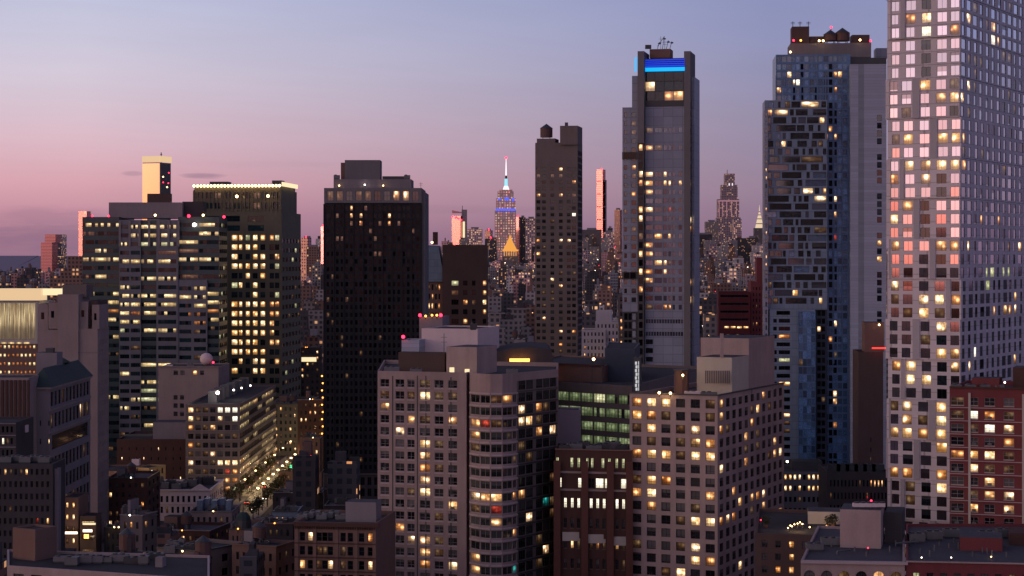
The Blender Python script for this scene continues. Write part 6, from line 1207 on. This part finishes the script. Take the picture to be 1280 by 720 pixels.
farmat('far_pinklit', (.60, .34, .35), 4.5, .5, .12, es=1.2, rough=.35)
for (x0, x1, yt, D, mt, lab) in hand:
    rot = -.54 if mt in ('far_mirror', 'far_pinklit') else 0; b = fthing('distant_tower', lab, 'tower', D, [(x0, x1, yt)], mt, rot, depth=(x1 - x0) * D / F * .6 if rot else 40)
    mb = MB(); fbox(mb, ((x0 + x1) / 2 - 640) * D / F, D + 20, ZH(yt, D), (x1 - x0) * D / F * .5, 20, 2.2 * D / F, 'far_grey'); b.part(mb, 'bulkhead')
    if x0 in (606, 645, 376, 401, 671): b.lamp((x0 + x1) / 2, yt - 1, D - 2, 'lamp_red', 1.0 * D / F)
strip(BLD[-1], 0, .01, 0, .01, 7000, 'far_grey', 'trim') if 0 else None
# generic fill, kept only where something of it is seen
rf = random.Random(77); cand = []
kinds = {'far_brick': 'brick', 'far_stone': 'stone', 'far_dark': 'dark', 'far_glass': 'glass', 'far_white': 'white', 'far_office': 'office', 'far_pinklit': 'pinkish'}
def add(px, D, wpx, yt, zone):
    if zone == 4 and D < 650 and 62 < px < 142 and yt < 692: return
    if 608 < px < 668 and yt < 326: yt = rf.uniform(324, 334)
    mt = rf.choice(('far_brick', 'far_brick', 'far_stone', 'far_dark', 'far_glass', 'far_white', 'far_office', 'far_pinklit') if D > 2500 else ('far_brick', 'far_brick', 'far_stone', 'far_dark', 'far_stone', 'far_white') if zone < 3 else ('far_brick', 'far_dark', 'far_dark'))
    cand.append((px, D, wpx, yt, mt, zone))
for px in range(-20, 1120, 9):      # manhattan band
    left = px < 100
    if left: 
        for D, y0, y1 in ((4200, 332, 342), (3000, 335, 348), (2200, 340, 356)): add(px + rf.uniform(-4, 4), D * rf.uniform(.95, 1.05), rf.uniform(6, 14), rf.uniform(y0, y1), 0)
    else:
        for D, y0, y1 in ((6300, 296, 322), (5500, 305, 330), (4700, 315, 338), (3900, 328, 345), (3100, 334, 352), (2500, 340, 362)): add(px + rf.uniform(-4, 4), D * rf.uniform(.95, 1.05), rf.uniform(6, 15), rf.uniform(y0, y1), 1)
for px in range(-10, 1110, 15):
    for D, y0, y1 in ((2050, 352, 375), (1750, 362, 388), (1480, 374, 402), (1280, 392, 425), (1180, 425, 470), (1010, 500, 560)):
        add(px + rf.uniform(-6, 6), D * rf.uniform(.96, 1.04), rf.uniform(14, 34), rf.uniform(y0, y1), 2)
for px in range(380, 1300, 24):
    for D, y0, y1 in ((760, 560, 640), (620, 650, 720)): add(px, D * rf.uniform(.97, 1.03), rf.uniform(20, 40), rf.uniform(y0, y1), 3)
for px in range(-20, 380, 22):
    for D, y0, y1 in ((930, 545, 600), (700, 640, 680), (560, 668, 705), (450, 700, 715)): add(px, D * rf.uniform(.97, 1.03), rf.uniform(18, 32), rf.uniform(y0, y1), 4)
def fpoly(b):       # footprint rectangle
    px, D, wpx, yt, mt, z = b; w = wpx * D / F; x = (px - 640) * D / F; return (x - w / 2, x + w / 2, D, D + max(w * .8, 14))
# keep clear of the built ones and of the streets
rects = []
for b in BLD:
    xs, ys = [], []
    for ch in b.root.children:
        if ch.type == 'MESH' and ch.name.split('.')[0] in ('wall', 'curtain_wall', 'glass_wall', 'concrete_wall', 'front_wall', 'tower_body', 'main_facade', 'balcony_facade', 'pale_facade', 'left_wing', 'core_wall', 'stair_tower_wall', 'upper_wall'):
            for c_ in ch.bound_box: xs.append(c_[0] + b.loc.x); ys.append(c_[1] + b.loc.y)
    if xs: rects.append((min(xs) - 1, max(xs) + 1, min(ys) - 1, max(ys) + 1))
rects += [(-125, -84, 600, 1240), (-185, -150, 640, 800), (-205, -165, 780, 1000), (-320, 320, 1228, 1252)]
keep = []
for c_ in cand:
    r_ = fpoly(c_)
    if any(r_[0] < q[1] and r_[1] > q[0] and r_[2] < q[3] and r_[3] > q[2] for q in rects): continue
    keep.append(c_); rects.append(r_)
# visibility: rays through a fine screen grid against everything built so far plus the candidates
V = list(OCC.v); Fs = list(OCC.f); own = [-1] * len(Fs)
for i, c_ in enumerate(keep):
    x0, x1, y0, y1 = fpoly(c_); z = ZH(c_[3], c_[1]); k = len(V)
    V += [(x0, y0, 0), (x1, y0, 0), (x1, y1, 0), (x0, y1, 0), (x0, y0, z), (x1, y0, z), (x1, y1, z), (x0, y1, z)]
    for f_ in ((0, 1, 5, 4), (1, 2, 6, 5), (2, 3, 7, 6), (3, 0, 4, 7), (4, 5, 6, 7)): Fs.append(tuple(k + a for a in f_)); own.append(i)
bv = BVHTree.FromPolygons([Vector(v) for v in V], Fs); cnt = {}
for py in range(262, 720, 2):
    for px in range(0, 1280, 2):
        d = Vector(((px + 1 - 640) / F, 1, -(py + 1 - 322) / F)); h = bv.ray_cast(Vector((0, 0, CH)), d.normalized())
        if h[2] is not None and own[h[2]] >= 0: cnt[own[h[2]]] = cnt.get(own[h[2]], 0) + 1
order = sorted([i for i in cnt if cnt[i] >= 5], key=lambda i: -cnt[i])[:270]
zl = {0: 'on the low left horizon', 1: 'in the far skyline', 2: 'in the middle distance between the towers', 3: 'at the foot of the near towers', 4: 'among the low roofs on the left'}
for i in order:
    px, D, wpx, yt, mt, zone = keep[i]; w = wpx * D / F; x = (px - 640) * D / F; d = max(w * .8, 14); h = ZH(yt, D)
    size = 'small' if wpx < 10 else 'mid-sized' if wpx < 20 else 'broad'
    nm = {0: 'distant_building', 1: 'distant_building', 2: 'city_building', 3: 'low_building', 4: 'low_building'}[zone]
    mb = MB(); off = rf.uniform(0, 50); hh = h
    if rf.random() < .4 and zone in (1, 2) and h > 20:
        h1 = h * rf.uniform(.75, .93); fbox(mb, x, D + d / 2, 0, w, d, h1, mt, off=off); fbox(mb, x + w * rf.uniform(-.15, .15), D + d / 2, h1, w * .6, d * .6, h - h1, mt, off=off)
    else: fbox(mb, x, D + d / 2, 0, w, d, h, mt, off=off)
    bw = w * rf.uniform(.18, .4); bh = rf.uniform(2.0, 5.0) * (1 + D / 5000); fbox(mb, x + w * rf.uniform(-.2, .2), D + d / 2, h, bw, d * .35, bh, rf.choice(('far_grey', 'brown_brick', 'dark_concrete', 'pale_roof')))
    if zone >= 2:
        for k in range(rf.choice((1, 2, 3))): fbox(mb, x + w * rf.uniform(-.35, .35), D + d * rf.uniform(.15, .8), h, rf.uniform(1.5, 4), 2.5, rf.uniform(1, 2.2), rf.choice(('steel', 'dark_metal', 'pale_roof')))
        fbox(mb, x, D + .3, h, w, .5, .9, mt, off=off, roof='lilac_concrete')
        if rf.random() < .3:
            cx, cy = x + w * rf.uniform(-.3, .3), D + d * .5; mb.cyl((cx, cy), 1.8, h + 1.5, h + 5, 'rust_wood', 10); mb.cyl((cx, cy), 1.9, h + 5, h + 6.4, 'dark_metal', 10, 0.0); mb.cyl((cx, cy), 1.2, h, h + 1.5, 'dark_metal', 6)
    nl = rf.choice((0, 0, 1, 1, 2)) if D > 1100 else rf.choice((0, 0, 1))
    for k in range(nl):
        rr_ = .30 * D / F * rf.uniform(.8, 1.5); mb.ball((x + w * rf.uniform(-.45, .45), D - rr_ * 1.1, h * rf.uniform(.3, 1.0) if zone < 3 else h + 1), rr_, rf.choice(('lamp_warm', 'lamp_warm', 'lamp_orange', 'lamp_white', 'lamp_red')), 6, 4)
    o = mb.build(nm, None, (x, D, 0)); props(o, f'{size} {kinds[mt]} building with scattered small lights {zl[zone]}', 'building', f'{kinds[mt]} buildings {zl[zone]}')
    for f_ in mb.f[:5]: OCC.face([mb.v[a] for a in f_], 'x')
# the rest of the same city, hidden from here behind the near towers: one mass
rest = MB(); used = set(order)
for px in range(-160, 1460, 16):
    if -20 <= px < 1110: continue
    for D, y0, y1 in ((5500, 305, 330), (3900, 328, 345), (2500, 340, 362), (1700, 365, 390)): keep.append((px + rf.uniform(-4, 4), D * rf.uniform(.95, 1.05), rf.uniform(9, 18), rf.uniform(y0, y1), rf.choice(('far_brick', 'far_stone', 'far_dark', 'far_glass')), 1))
for i, (px, D, wpx, yt, mt, zone) in enumerate(keep):
    if i in used or zone > 2: continue
    w = wpx * D / F; x = (px - 640) * D / F; d = max(w * .8, 14); off = rf.uniform(0, 900); h = ZH(yt, D)
    fbox(rest, x, D + d / 2, 0, w, d, h, mt, off=off); fbox(rest, x, D + d / 2, h, w * .3, d * .3, 4, 'far_grey')
o = rest.build('city_backdrop'); o['kind'] = 'stuff'; o['label'] = 'mass of small distant city buildings beyond the near towers'
print('fill', len(order), 'of', len(keep))
finish_windows()
# ------------------------------------------------------------------ haze
HAZE = 8.5e-5
m, out = newmat('haze_air'); pv = N('ShaderNodeVolumePrincipled'); pv.inputs['Density'].default_value = HAZE; pv.inputs['Color'].default_value = (.88, .74, .80, 1); pv.inputs['Anisotropy'].default_value = 0.0
LK(pv.outputs[0], out.inputs['Volume'])
mb = MB(); mb.box((-16500, -9500, -1), (1, 0), 33000, (0, 1), 27000, 480, 'haze_air'); o = mb.build('haze'); o['kind'] = 'stuff'; o.display_type = 'WIRE'
